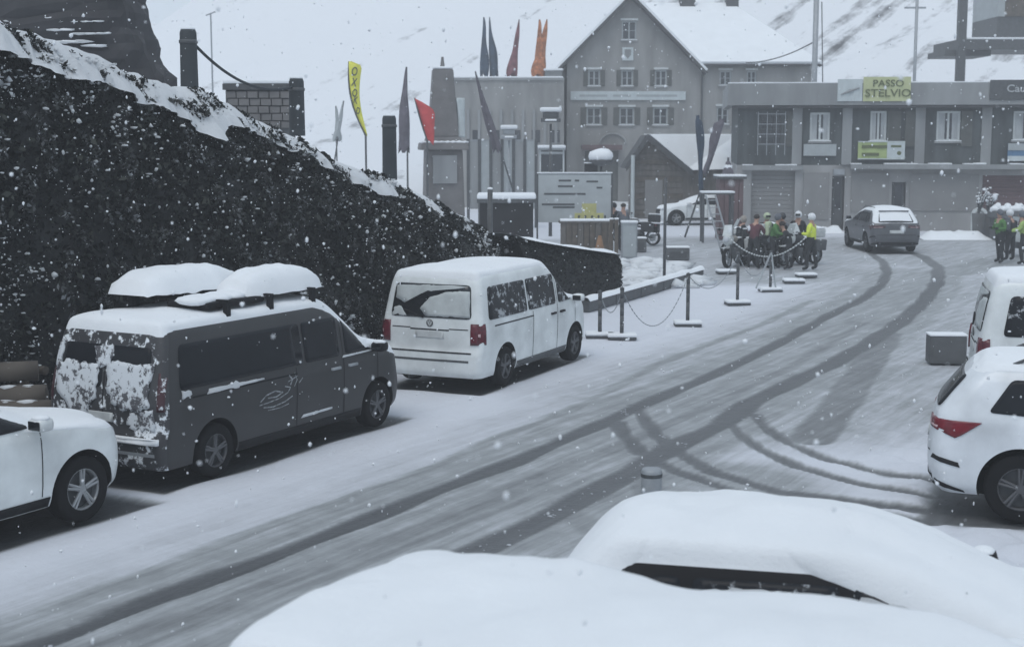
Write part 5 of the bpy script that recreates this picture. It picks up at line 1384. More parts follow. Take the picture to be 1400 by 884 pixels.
q.build('snow_ledge', M_SNOW, mon, True)

# ------------------------------------------------------------------ flags
def furled(px0, py0, px1, py1, Yd, wmax, mat, name, label, bottom=None, group=None, cat='flag', blunt=False, pole_z0=None):
    """a closed flag hanging in folds down its pole, pole top at px0,py0"""
    xa, za_ = W(px0, py0, Yd); xb, zb = W(px1, py1, Yd)
    zb0 = zb if pole_z0 is None else pole_z0
    xbase = xb + (xb - xa) * ((zb0 - zb) / min(zb - za_, -1e-3)) if abs(zb - za_) > 1e-3 else xb
    t = thing(name, label, cat, (xbase, Yd, zb0), 0, group)
    top = Vector((xa - xbase, 0, za_ - zb0)); 
    MB().tube([(0, 0, 0), tuple(top)], [.045, .025], 6).build('pole', M_METAL, t)
    d = Vector((xb - xbase, 0, zb - zb0)); V = []; n, m = 26, 14
    for i in range(n):
        u = i / (n - 1); c = top.lerp(d, u)
        w_ = wmax * ((0.08 + .92 * u ** .85) if not blunt else (.85 + .15 * math.sin(u * 8) if u > .04 else .45) * (1 - .5 * u)) * (1 - .12 * max(0, u - .9) / .1) * (1 + .15 * math.sin(u * 9 + px0))
        for j in range(m):
            a = 2 * PI * j / m; r_ = w_ / 2 * (1 + .22 * math.cos(3 * a + u * 2 + px0))
            V.append((c.x + r_ * math.cos(a) + r_ * .55 * (1 if int(px0) % 2 else -1) + .015 * math.sin(u * 7 + px0), c.y + r_ * .6 * math.sin(a), c.z + (.03 + .12 * u * u) * math.sin(a * 3 + px0)))
    mesh('cloth', V, [(i * m + j, i * m + (j + 1) % m, (i + 1) * m + (j + 1) % m, (i + 1) * m + j) for i in range(n - 1) for j in range(m)], mat, t, True)
    return t
def feather(px_t, py_t, px_b, py_b, Yd, wd, mat, label, lean, name='feather_flag', pole_z0=0.0, dark=None, shape=0, bow=0.3):
    """beach flag: bowed pole and a sail that widens to the top"""
    xt, zt = W(px_t, py_t, Yd); xb, zb = W(px_b, py_b, Yd)
    t = thing(name, label, 'flag', (xb, Yd, pole_z0)); n = 22; V = []; P_ = []
    for i in range(n):
        u = i / (n - 1); x = (xt - xb) * u + bow * math.sin(u * PI) * (-1 if xt < xb else 1) * .3; z = zb - pole_z0 + (zt - zb) * u
        P_.append((x, 0, z))
        if shape == 0: w_ = wd * (.12 + .88 * u ** .75) * (1 if u < .9 else math.sqrt(max(0.02, 1 - ((u - .9) / .1) ** 2)))
        elif shape == 1: w_ = wd * (.3 + .7 * u ** .8) * (1 if u < .72 else math.sqrt(max(0.01, 1 - ((u - .72) / .28) ** 2)))
        else: w_ = wd * (.92 + .08 * u)
        for j in range(6):
            v = j / 5; V.append((x + lean * w_ * v, .05 * math.sin(v * 5 + u * 4) , z - (.25 * v * v * wd if shape == 1 else 0)))
    mesh('sail', V, [(i * 6 + j, i * 6 + j + 1, (i + 1) * 6 + j + 1, (i + 1) * 6 + j) for i in range(n - 1) for j in range(5)], mat, t, True).modifiers.new('thickness', 'SOLIDIFY').thickness = .012
    MB().tube([(0, 0, 0), P_[0]] + P_[1:], [.04] * 2 + [.03] * (n - 1), 6).build('pole', M_METAL, t)
    return t, P_, zb, zt
YF = 55.0
t, P_, zb, zt = feather(477, 84, 500, 186, YF, .52, M_YEL, 'tall yellow feather flag with black marks down its length', 1, bow=.8)
for i, (c, u) in enumerate(zip('OXOKD', (.86, .73, .6, .48, .37))):
    k_ = int(u * 21); w_ = .52 * (.12 + .88 * u ** .75)
    text('lettering', c, .5 * (.55 + .45 * u), M_TEXT, t, (P_[k_][0] + w_ * .5, -.075, P_[k_][2]), (PI / 2, R(12), 0), xs=.62)
for o_ in [c for c in kids(t) if c.name.startswith('lettering')]:
    pass
feather(567, 134, 584, 192, 58.0, .82, M_FRED, 'red feather flag just left of the stone obelisk', 1, shape=1, bow=.1)
feather(624, 134, 626, 188, 64.0, .36, M_BANNERW, 'narrow white banner just right of the stone obelisk', 1, shape=2, bow=0)
furled(556, 92, 557, 205, 57.0, .52, M_FGREY, 'closed_flag', 'slim closed grey flag tapering to a point left of the red flag', pole_z0=0.0)
furled(470, 138, 462, 190, 66.0, .3, M_FRAMEG, 'closed_flag', 'pale closed flag leaning right, left of the yellow flag', pole_z0=0.0)
furled(459, 145, 460, 190, 67.0, .3, M_FRAMEG, 'closed_flag', 'pale closed flag standing upright, furthest left of all the flags', pole_z0=0.0)
furled(650, 98, 684, 205, 62.0, .42, M_FGREY, 'closed_flag', 'dark closed flag leaning left in front of the flat hall', pole_z0=0.0)
zroof = bz(107)
for (a, b, c, mat, lb) in ((661, 24, 659, M_FNAVY, 'left one of the two navy flags on the hall roof'), (669, 24, 672, M_FNAVY, 'right one of the two navy flags on the hall roof'),
                           (710, 27, 704, M_FMAR, 'single maroon flag on the hall roof between the navy and orange pairs'),
                           (737, 27, 734, M_FORANGE, 'left one of the two orange flags on the hall roof'), (748, 27, 741, M_FORANGE, 'right one of the two orange flags on the hall roof')):
    furled(a, b, c, 103, 89.5, .8 if mat is M_FORANGE else .62, mat, 'roof_flag', lb, group='closed flags on the roof of the flat hall', pole_z0=zroof)
for px in (680, 722, 727):
    pass
furled(953, 158, 957, 262, 60.0, .36, M_FNAVY, 'closed_flag', 'dark upright closed flag in front of the chalet roof', pole_z0=0.0, blunt=True)
furled(990, 163, 966, 235, 61.5, .5, M_FGREY, 'closed_flag', 'grey purple closed flag leaning right in front of the chalet roof', pole_z0=0.0, blunt=True)

# ------------------------------------------------------------------ poles and wires behind the long building
for px, Yd, r_, lb in ((1117, 80, .15, 'thick pale pole rising behind the left end of the long building'), (1255, 82, .09, 'slender dark pole with a crossbar rising behind the lime banner')):
    x, z = W(px, -30, Yd); t = thing('utility_pole', lb, 'pole', (x, Yd, 0)); MB().tube([(0, 0, 0), (0, 0, z)], [r_ * 1.1, r_], 10).build('shaft', M_STEEL, t, True)
    if px > 1200: MB().box(-.7, .5, -.05, .05, z - 1.7, z - 1.6).build('crossbar', M_STEEL, t)
    else: MB().tube([(.3, 0, z * .9), (.5, 0, z * .5), (.55, 0, z * .35)], .03, 6).build('cable', M_METAL, t)
x0_, z0_ = W(1020, 86, 88); x1_, z1_ = W(1117, 55, 80)
q = MB(); q.tube([(x0_ + (x1_ - x0_) * u, 88 - 8 * u, z0_ + (z1_ - z0_) * u - 1.2 * u * (1 - u)) for u in [i / 12 for i in range(13)]], .035, 5)
o = q.build('overhead_wire', M_METAL); setp(o, 'overhead wire from the hotel eaves up to the pale pole', 'wire')

# ------------------------------------------------------------------ square: windbreak, lamps, board, kiosk, low shelter
YW = 68.0
x0_ = W(640, 200, YW)[0]; x1_ = W(733, 200, YW)[0]; zt = W(690, 193, YW)[1]
wb_ = thing('windbreak', 'glazed terrace windbreak with grey posts before the flat hall', 'fence', (x0_, YW, 0))
n = 6
for i in range(n + 1): x = (x1_ - x0_) * i / n; MB().box(x - .07, x + .07, -.06, .06, 0, zt + .1).build('post', M_METAL, wb_)
for i in range(n):
    a, b = (x1_ - x0_) * i / n + .075, (x1_ - x0_) * (i + 1) / n - .075
    MB().box(a, b, -.015, .015, .9, zt).build('panel', M_FRAMEG if i % 2 else M_PARA, wb_); MB().box(a, b, -.03, .03, zt + .004, zt + .07).build('rail', M_STEEL, wb_)
def lantern(px, ptop, Yd, label, wide=.7, dome=False, mat=M_METAL):
    x, z = W(px, ptop, Yd); t = thing('street_lamp', label, 'lamp', (x, Yd, 0))
    MB().tube([(0, 0, 0), (0, 0, z - .7)], [.08, .05], 8).build('post', mat, t, True)
    if dome:
        MB().lathe([(.05, z - .75), (.3, z - .7), (wide / 2, z - .5), (.3, z - .3), (.001, z - .25)], 16).build('shade', mat, t, True); MB().blob((0, 0, z - .28), wide * .5, 2, .1, (1, 1, .6)).build('snow_cap', M_SNOW, t, True)
    else:
        MB().box(-wide / 2, wide / 2, -.25, .25, z - .62, z - .45, .03).box(-wide / 2 + .08, wide / 2 - .08, -.2, .2, z - .44, z - .2, .03).build('lamp_head', mat, t, True)
        MB().box(-wide / 2 - .04, wide / 2 + .04, -.28, .28, z - .19, z, .07).box(-wide * .3, wide * .3, -.3, .3, z - .58, z - .5, .04).build('snow_cap', M_SNOW, t, True)
lantern(753, 147, 62, 'dark lamp post topped with a flat snow laden lamp head above the information board', .85)
lantern(696, 171, 66, 'short lamp post with a small head in front of the glazed windbreak', .7, False, M_STEEL)
lantern(822, 205, 66, 'low lamp with a rounded shade heaped with snow near the hotel entrance', 1.2, True)
x, z = W(808, 236, 66); t = thing('menu_box', 'dark menu box standing left of the snow heaped lamp', 'box', (x, 66, 0)); MB().tube([(0, 0, 0), (0, 0, z)], .05, 6).build('post', M_METAL, t)
MB().box(-.3, .3, -.1, .1, z, z + .42, .02).build('case', M_TRIM, t); MB().box(-.32, .32, -.12, .12, z + .422, z + .47, .01).build('snow_cap', M_SNOW, t)
# kiosk behind the board
x0_, z1_ = W(737, 205, 74); x1_, _ = W(772, 205, 74); kz = thing('kiosk', 'small pale kiosk with snowy counter left of the hotel entrance', 'kiosk', (x0_, 74, 0)); kw = x1_ - x0_
MB().box(0, kw, .02, 1.5, 0, z1_).build('walls', M_PARA, kz); MB().box(-.05, kw + .05, -.35, 1.6, z1_ + .004, z1_ + .08).build('roof', M_STEEL, kz); MB().box(-.05, kw + .05, -.35, 1.6, z1_ + .084, z1_ + .24, .06).build('roof_snow', M_SNOW, kz)
MB().box(.1, kw - .1, -.015, .015, z1_ - 1.1, z1_ - .25).build('hatch', M_PANE, kz); MB().box(.05, kw - .05, -.4, .01, z1_ - 1.25, z1_ - 1.18).build('counter', M_FRAME, kz)
q = MB().box(.02, .1, -.06, .0, 0, z1_).box(kw - .1, kw - .02, -.06, .0, 0, z1_).box(.1, kw - .1, -.06, .0, z1_ - .2, z1_ - .1); q.build('frame', M_FRAME, kz)
# information board
YI = 55.0
xi0, zi1 = W(736, 239, YI); xi1, zi0 = W(835, 304, YI); ib = thing('information_board', 'large pale grey information board with dark lines and a yellow patch', 'sign', (xi0, YI, 0)); iw = xi1 - xi0; ih = zi1 - zi0
MB().box(0, iw, -.03, .03, zi0, zi1).build('panel', M_SIGNP, ib)
for a, b in ((-.07, -.004), (iw + .004, iw + .07)): MB().box(a, b, -.05, .05, 0, zi1 + .05).build('post', M_METAL, ib)
MB().box(0, iw, -.04, .04, zi1 + .003, zi1 + .05).build('top_rail', M_STEEL, ib); MB().box(-.05, iw + .05, -.06, .06, zi1 + .052, zi1 + .1, .02).build('snow_cap', M_SNOW, ib)
for (a, b, c) in ((.28, .45, .12), (.5, .56, .12), (.66, .82, .14), (.27, .47, .24), (.8, .88, .27), (.08, .65, .4), (.05, .5, .62), (.2, .5, .68)):
    MB().box(iw * a, iw * b, -.04, -.031, zi1 - ih * c - .035, zi1 - ih * c + .035).build('text_line', M_METAL, ib)
MB().box(iw * .6, iw * .8, -.037, -.031, zi1 - ih * .8, zi1 - ih * .6).box(iw * .5, iw * .9, -.037, -.031, zi1 - ih * .96, zi1 - ih * .801).build('yellow_patch', M_SIGNY, ib)
for i in range(5): MB().blob((iw * (.56 + .09 * i), -.04, zi1 - ih * .88), .05, 1, .3, (1, .2, 1.3), i).build('pictogram', M_TEXT, ib)
# wooden trailer-like counter under it
x0_, z1_ = W(766, 305, 52); x1_, _ = W(838, 305, 52); ct = thing('wooden_counter', 'brown boarded counter under the information board', 'counter', (x0_, 52, 0)); cw = x1_ - x0_
nb = 9
for i in range(nb): MB().box(cw * i / nb + .01, cw * (i + 1) / nb - .01, -.03 - .01 * (i % 2), .03, .1, z1_).build('board', M_WOODB if i % 3 else M_WOOD, ct)
MB().box(-.05, cw + .05, -.08, .7, z1_ + .003, z1_ + .06).build('top', M_WOOD, ct); MB().box(0, cw, -.06, .7, z1_ + .063, z1_ + .13, .03).build('snow_cap', M_SNOW, ct)
MB().box(0.05, cw - .05, .2, .6, .05, z1_ - .01).build('base', M_METAL, ct)
x, _ = W(820, 320, 51.3); t = thing('traffic_cone', 'orange cone standing before the brown counter', 'cone', (x, 51.3, 0)); MB().lathe([(.22, .05), (.06, .75), (.001, .76)], 16).build('cone', M_ORANGE, t, True); MB().box(-.28, .28, -.28, .28, 0, .048, .01).build('base', M_TRIM, t)
for px, yd, lb in ((836, 46.5, 'left one of two short wooden posts beside the clipped hedge'), (843, 46.3, 'right one of two short wooden posts beside the clipped hedge')):
    x, z = W(px, 300, yd); t = thing('wooden_post', lb, 'post', (x, yd, 0), 0, 'short wooden posts beyond the hedge'); MB().box(-.06, .06, -.06, .06, 0, z, .01).build('shaft', M_WOODB, t); MB().box(-.07, .07, -.07, .07, z + .002, z + .05, .015).build('snow_cap', M_SNOW, t)
x, z = W(860, 305, 50); t = thing('steel_cabinet', 'grey steel cabinet between the wooden posts and the concrete blocks', 'cabinet', (x, 50, 0)); MB().box(-.25, .3, 0, .4, 0, z, .02).build('body', M_STEEL, t); MB().box(-.2, .25, -.02, -.002, .1, z - .1).build('door', M_FRAMEG, t); MB().box(-.27, .32, -.02, .42, z + .002, z + .08, .03).build('snow_cap', M_SNOW, t)
for (a, b, py, hh, lb) in ((850, 884, 345, .5, 'low concrete block further back on the square'), (912, 943, 356, .42, 'low concrete block beside the thin signpost')):
    x0_, y0_ = G(a, py); x1_, _ = G(b, py); t = thing('concrete_block', lb, 'block', (x0_, y0_, 0), 0, 'concrete blocks on the square'); MB().box(0, x1_ - x0_, 0, .5, 0, hh, .05).build('block', M_CONC, t); MB().box(-.01, x1_ - x0_ + .01, -.01, .51, hh + .001, hh + .06, .03).build('snow_cap', M_SNOW, t, True)
    MB().box(.1, x1_ - x0_ - .1, -.012, -.002, .1, hh - .12).build('recess_shade', M_METAL, t)  # flat dark plate on the face, a hollow's shade put in as colour
# low snowy roof left of the board
x0_, z1_ = W(652, 268, 52); x1_, _ = W(733, 268, 52); lr = thing('low_shelter', 'low dark shelter with snow on its flat roof behind the bank', 'shelter', (x0_, 52, 0)); lw = x1_ - x0_
MB().box(.1, lw - .1, .1, 1.8, 0, z1_ - .25).build('walls', M_TRIM, lr); MB().box(0, lw, 0, 2, z1_ - .248, z1_ - .12).build('roof', M_METAL, lr); MB().box(0, lw, 0, 2, z1_ - .118, z1_ + .06, .06).build('roof_snow', M_SNOW, lr)
x, z = W(670, 258, 33.5); t = thing('marker_post', 'grey round post standing at the lower end of the ivy bank', 'post', (x, 33.5, 0)); MB().tube([(0, 0, 0), (0, 0, z)], [.07, .06], 10).build('shaft', M_METAL, t, True); MB().blob((0, 0, z), .07, 2, .1, (1, 1, .5)).build('snow_cap', M_SNOW, t, True)
x, y = G(908, 388); _, z = W(908, 243, y); t = thing('signpost', 'thin bare signpost between the two groups of motorcycles', 'post', (x, y, 0)); MB().tube([(0, 0, 0), (0, 0, z)], .045, 8).build('shaft', M_METAL, t, True); MB().lathe([(.16, 0), (.15, .05), (.05, .08)], 12).build('foot', M_CONC, t)
# snow heaps on the kerbside bed
bed = [G(840, 395), G(905, 372), (G(960, 352)), G(880, 352), G(835, 362)]
pts = []
for _ in range(240):
    a, b = rnd.random(), rnd.random(); i = rnd.randrange(3); p0, p1 = bed[0], bed[1]
    x = 2.9 + 2.6 * a; y = 39.6 + 9 * b * (1 - .2 * a) + 1.0 * a; pts.append((x, y, .02 + .08 * rnd.random()))
o = blobs('snow_clumps', pts, [.12 + .22 * rnd.random() ** 2 for _ in pts], M_SNOWR, (1.5, 1.5, .5)); setp(o, kind='stuff'); o['label'] = 'lumpy trodden snow on the bed beside the hedge'
# timber kerb rail with snow
k0, k1 = Vector(G(800, 428)), Vector(G(958, 381)); kd = k1 - k0; kr = thing('timber_kerb', 'long low timber beam with snow on top edging the square', 'kerb', (k0.x, k0.y, 0), math.atan2(kd.y, kd.x)); KL = kd.length
nk = 5
for i in range(nk): MB().box(KL * i / nk + .02, KL * (i + 1) / nk - .02, -.1, .12, .02, .3 + .01 * (i % 2), .02).build('beam', M_METAL, kr)
V = []; n = 60
for i in range(n + 1):
    x = KL * i / n
    for j in range(6): a = j / 5; V.append((x, -.13 + .28 * a, .3 + (.1 + .05 * noise.noise(Vector((x * 1.1, 4, 4)))) * math.sin(a * PI) ** .5 - .01))
mesh('snow_cap', V, [(i * 6 + j, (i + 1) * 6 + j, (i + 1) * 6 + j + 1, i * 6 + j + 1) for i in range(n) for j in range(5)], M_SNOW, kr, True)

# ------------------------------------------------------------------ stanchions and chains
st = [('st', 820, 462, 400), ('st', 850, 464, 396), ('st', 940, 446, 376), ('st', 1008, 417, 347), ('st', 1053, 399, 345), ('st', 1085, 387, None), ('st', 1102, 379, None), ('st', 993, 374, None)]
slab_l = ['short barrier post nearest the front wheel of the white van', 'short barrier post second from the white van', 'tall barrier post at the end of the timber kerb', 'barrier post right of the timber kerb end, before the tan motorcycle', 'barrier post in front of the middle of the motorcycle group',
          'flat snowy barrier foot without a pole nearest the hi vis officer', 'flat snowy barrier foot beside the shoes of the hi vis officer', 'flat snowy barrier foot nearest the tan motorcycle']
tops_w = []
for (k_, px, py, pt_), lb in zip(st, slab_l):
    x, y = G(px, py); t = thing('barrier_post', lb, 'barrier', (x, y, 0), R(3 * (px % 5)), 'barrier posts and feet round the square')
    MB().box(-.3, .3, -.2, .2, .01, .07, .02).build('foot', M_METAL, t); V = MB().box(-.31, .31, -.21, .21, .071, .14, .03); V.build('snow_cap', M_SNOW, t, True)
    if pt_:
        _, z = W(px, pt_, y); hh = z
        seg = 5
        for i in range(seg): MB().tube([(0, 0, .14 + (hh - .14) * i / seg + .002), (0, 0, .14 + (hh - .14) * (i + 1) / seg)], .042, 8).build('pole_band', M_METAL if i % 2 == 0 else M_CONC, t, True)
        MB().blob((0, 0, hh + .02), .055, 1, .05, (1, 1, .8)).build('knob', M_METAL, t, True); tops_w.append(Vector((x, y, hh)))
    if px == 1053:
        for sx in (-.45, .12): MB().tube([(0, -.02, hh), (sx, -.1, .12)], .025, 6).build('strut', M_FRAMEG, t)
def chain(a, b, sag, label, mat=M_STEEL, r_=.011):
    q = MB(); n = 30
    for i in range(n):
        u0, u1 = i / n, (i + .8) / n
        f_ = lambda u: Vector((a.x + (b.x - a.x) * u, a.y + (b.y - a.y) * u, max(.06, a.z + (b.z - a.z) * u - sag * 4 * u * (1 - u))))
        q.tube([f_(u0), f_((u0 + u1) / 2), f_(u1)], [r_ * .7, r_ * 1.3, r_ * .7], 6)
    o = q.build('chain', mat, None, True); setp(o, label, 'chain', 'chains between the barrier posts'); return o
chain(tops_w[0], tops_w[1], .45, 'short chain between the two posts beside the white van')
chain(tops_w[1], tops_w[2], .95, 'chain sagging into the snow left of the tall barrier post')
chain(tops_w[2], tops_w[3], .55, 'chain hanging right of the tall barrier post')
chain(tops_w[3], tops_w[4], .6, 'chain hanging before the tan motorcycle')
a = Vector((*G(995, 368), 1.05)); b = Vector((*G(1100, 372), 1.1)); chain(a, b, .62, 'thick pale chain sagging across the front of the motorcycle group', M_FRAME, .022)

# ------------------------------------------------------------------ left of the long building: maroon board, awning, ladder
x0_, z1_ = W(984, 243, 60); x1_, _ = W(1017, 243, 60); mb_ = thing('maroon_booth', 'maroon boarded booth at the left end of the long building', 'booth', (x0_, 60, 0)); mw = x1_ - x0_
MB().box(.02, mw - .02, .04, 1.2, 0, z1_ - .05).build('walls', M_MAROON, mb_)
for i in range(5): MB().box(mw * i / 5 + .01, mw * (i + 1) / 5 - .01, -.02, .036, 0.02, z1_ - .06).build('board', M_MAROON, mb_)
MB().box(-.1, mw + .1, -.15, 1.3, z1_ - .048, z1_ + .04).build('roof', M_METAL, mb_)
MB().box(-.1, mw + .1, -.15, 1.3, z1_ + .043, z1_ + .12, .03).build('roof_snow', M_SNOW, mb_)
x0_, z1_ = W(958, 263, 58.5); x1_, _ = W(1003, 263, 58.5); aw = thing('market_table', 'high trestle table with a snowy top left of the maroon booth', 'table', (x0_, 58.5, 0)); w2 = x1_ - x0_
MB().box(0, w2, -.4, .4, z1_ - .08, z1_ - .02).build('tabletop', M_METAL, aw); MB().box(0, w2, -.4, .4, z1_ - .018, z1_ + .06, .03).build('snow_cap', M_SNOW, aw)
for a in (.08, w2 - .08):
    for y_ in (-.32, .32): MB().box(a - .04, a + .04, y_ - .04, y_ + .04, 0, z1_ - .082).build('leg', M_METAL, aw)
x0_, z1_ = W(968, 268, 52); x1_, _ = W(984, 338, 52); ld = thing('ladder', 'pale ladder leaning beside the tan motorcycle', 'ladder', (x0_, 52, 0)); dx = x1_ - x0_ + .15
for o_ in (0, .35): MB().tube([(o_, .6, z1_), (o_ + dx - .05, 0, 0)], .035, 6).build('rail', M_STEEL, ld)
for i in range(8): u = (i + .7) / 8.5; MB().tube([(dx * u, .6 * (1 - u), z1_ * (1 - u)), (.35 + dx * u, .6 * (1 - u), z1_ * (1 - u))], .02, 6).build('rung', M_STEEL, ld)
x, z = W(998, 222, 61); q = MB()
t = thing('closed_parasol', 'closed purple grey parasol above the maroon booth', 'parasol', (x, 61.5, 0)); MB().tube([(0, 0, 0), (0, 0, z + .2)], .05, 6).build('pole', M_METAL, t); MB().lathe([(.1, z - 1.6), (.42, z - 1.4), (.3, z - .6), (.1, z), (.001, z + .1)], 12).build('canopy', M_FGREY, t, True); MB().blob((0, 0, z - .2), .22, 1, .2, (1, 1, .7)).build('snow_cap', M_SNOW, t, True)
# right side: dark planter wall, snow banks, arch sign, shrubs
ax, ay = G(1262, 315); bx2, by2 = G(1330, 318); pw = thing('planter', 'dark planter wall with snowy plants along the foot of the long building', 'planter', (ax, ay + .2, 0), R(-7)); pl_ = bx2 - ax
MB().box(0, pl_, 0, .7, 0, .55, .03).build('trough', M_METAL, pw); q = MB()
for i in range(26): q.blob((rnd.random() * pl_, .1 + .5 * rnd.random(), .6 + .2 * rnd.random()), .16 + .1 * rnd.random(), 2, .5, (1, 1, .8), i)
q.build('shrubs', snowy('shrub_mass', (.035, .04, .042), .9, .35, 9), pw, False)
def heap(px0, px1, py, hgt, wd, label):
    a, b = Vector(G(px0, py)), Vector(G(px1, py)); n = int((b - a).length / .25) + 2; V = []
    for i in range(n):
        u = i / (n - 1); c = a.lerp(b, u); hh = hgt * (1 + .5 * noise.noise(Vector((u * 9, px0, 0)))) * min(1, 5 * u + .1, 5 * (1 - u) + .1)
        for j in range(9): v = j / 8 * 2 - 1; V.append((c.x, c.y + v * wd, hh * max(0, 1 - v * v) * (1 + .2 * noise.noise(Vector((i * .5, v * 3, 1)))) - .01))
    o = mesh('snow_bank', V, [(i * 9 + j, (i + 1) * 9 + j, (i + 1) * 9 + j + 1, i * 9 + j + 1) for i in range(n - 1) for j in range(8)], M_SNOW, None, True); setp(o, label, kind='stuff')
heap(1118, 1152, 318, .3, .5, 'pushed up snow left of the driving SUV'); heap(1256, 1352, 326, .34, .8, 'pushed up snow right of the driving SUV'); heap(1385, 1500, 324, .3, .7, 'pushed up snow behind the riders at right')
ax, ay = G(1332, 318); t = thing('arched_sign', 'white arch topped pavement sign right of the planter', 'sign', (ax, ay - .6, 0), R(4)); q = MB()
out = [(-.36, 0), (.36, 0), (.36, .85)] + [(.36 * math.cos(a * PI / 8), .85 + .32 * math.sin(a * PI / 8)) for a in range(1, 8)] + [(-.36, .85)]
q.prism(out, -.06, .06); q.build('panel', M_FRAME, t); q = MB(); q.tube([(.2 * math.cos(a * PI / 8), -.07, .8 + .22 * math.sin(a * PI / 8)) for a in range(9)], .035, 6); q.build('arch_print', M_PARA, t); MB().box(-.22, .22, -.068, -.062, .25, .6).build('print', M_PARA, t); MB().box(-.4, .4, -.2, .2, 0, .04).build('foot', M_METAL, t)
def shrub(px, py, Yd, hgt, label, lean=0):
    x, z = W(px, py, Yd); t = thing('potted_shrub', label, 'plant', (x, Yd, 0), 0, None)
    MB().lathe([(.2, 0), (.27, z - .3 if z > .5 else .3), (.001, z - .3 if z > .5 else .3)], 14).build('pot', M_CONC, t, True); q = MB()
    for i in range(9): a = i * 2.4; q.tube([(0, 0, z - .35), (.18 * math.cos(a) + lean * .2, .15 * math.sin(a), z + hgt * .4), (.3 * math.cos(a) + lean * .5, .25 * math.sin(a), z + hgt * (.6 + .3 * rnd.random()))], [.03, .02, .01], 5)
    q.build('stems', M_METAL, t); q = MB()
    for i in range(46): a = i * 2.4; u = .15 + .85 * rnd.random(); q.blob((.3 * math.cos(a) * u + lean * .4 * u, .22 * math.sin(a) * u, z + hgt * u * .9), .03 + .06 * rnd.random() ** 2, 1, .6, (1.3, 1, .7), i)
    q.build('snow_clumps', M_SNOW, t, True)
shrub(1338, 282, 61.0, .9, 'tall potted shrub heaped with snow behind the arched sign', .5)
shrub(1352, 283, 61.5, .6, 'smaller potted shrub with snow just right of the tall one', .2)
ax, az = W(1355, 288, 60); bx3, _ = W(1420, 288, 60); t = thing('covered_table', 'table under a snow heaped cover behind the riders at right', 'table', (ax, 60, 0)); tw_ = bx3 - ax
MB().box(0, tw_, -.5, .5, az - .3, az, .05).build('tabletop', M_CONC, t)
for a in (.15, tw_ - .15): MB().box(a - .05, a + .05, -.4, .4, 0, az - .3).build('leg', M_METAL, t)
q = MB()
for i in range(12): q.blob((.15 + tw_ * i / 13, .2 * math.sin(i * 2), az + .06), .2, 2, .45, (1, 1, .75 + .5 * (i % 3 == 1)), i)
q.build('snow_cap', M_SNOW, t, True)
# grey box beside the right hand van and bollard in the road
x, y = G(1296, 499); t = thing('utility_box', 'plain grey utility box in the snow left of the tall white van', 'box', (x, y, 0), R(-4)); MB().box(-.34, .34, 0, .4, 0.02, .54, .03).build('body', M_CONC, t); MB().box(-.28, .28, -.008, -.002, .08, .48, .002).build('door', M_CONC, t); MB().box(-.35, .35, -.01, .41, .541, .58, .015).build('snow_cap', M_SNOW, t, True)
x, y = G(890, 716); t = thing('bollard', 'short grey post rising just beyond the nearer snow covered car', 'bollard', (x, y, 0)); _, z = W(890, 640, y); MB().lathe([(.115, 0), (.115, z - .03), (.1, z), (.001, z)], 20).build('shaft', M_STEEL, t, True); MB().lathe([(.118, z - .09), (.12, z - .07), (.118, z - .05)], 20).build('collar', M_METAL, t, True)

# clods of slush thrown up beside the ruts
pts = []; rad = []
for pl_, n_, wd_ in ((LA, 1500, .34), (LB, 1500, .42), (LG, 500, .3), (C1, 120, .24), (C2, 120, .24), (C3, 120, .22), (C4, 120, .22), (LR, 400, 1.2)):
    for _ in range(n_):
        i = rnd.randrange(len(pl_) - 1); (xa, ya), (xb, yb) = pl_[i], pl_[i + 1]; u = rnd.random(); L_ = math.hypot(xb - xa, yb - ya) + 1e-6
        o_ = rnd.choice((-1, 1)) * wd_ * (.75 + .5 * rnd.random() ** 1.5); x = xa + (xb - xa) * u - (yb - ya) / L_ * o_; y = ya + (yb - ya) * u + (xb - xa) / L_ * o_
        if y > 45 or noise.noise(Vector((x * .9, y * .9, 2))) < -.1: continue
        pts.append((x, y, -.045 + .01 * rnd.random())); rad.append(.008 + .02 * rnd.random() ** 4)
o = blobs('slush_clods', pts, rad, plain('slush', (.42, .44, .47), .8, .25, 8), (1.4, 1.4, .7), jit=.5, an=.4); setp(o, kind='stuff'); o['label'] = 'small clods of slush beside the wheel ruts'

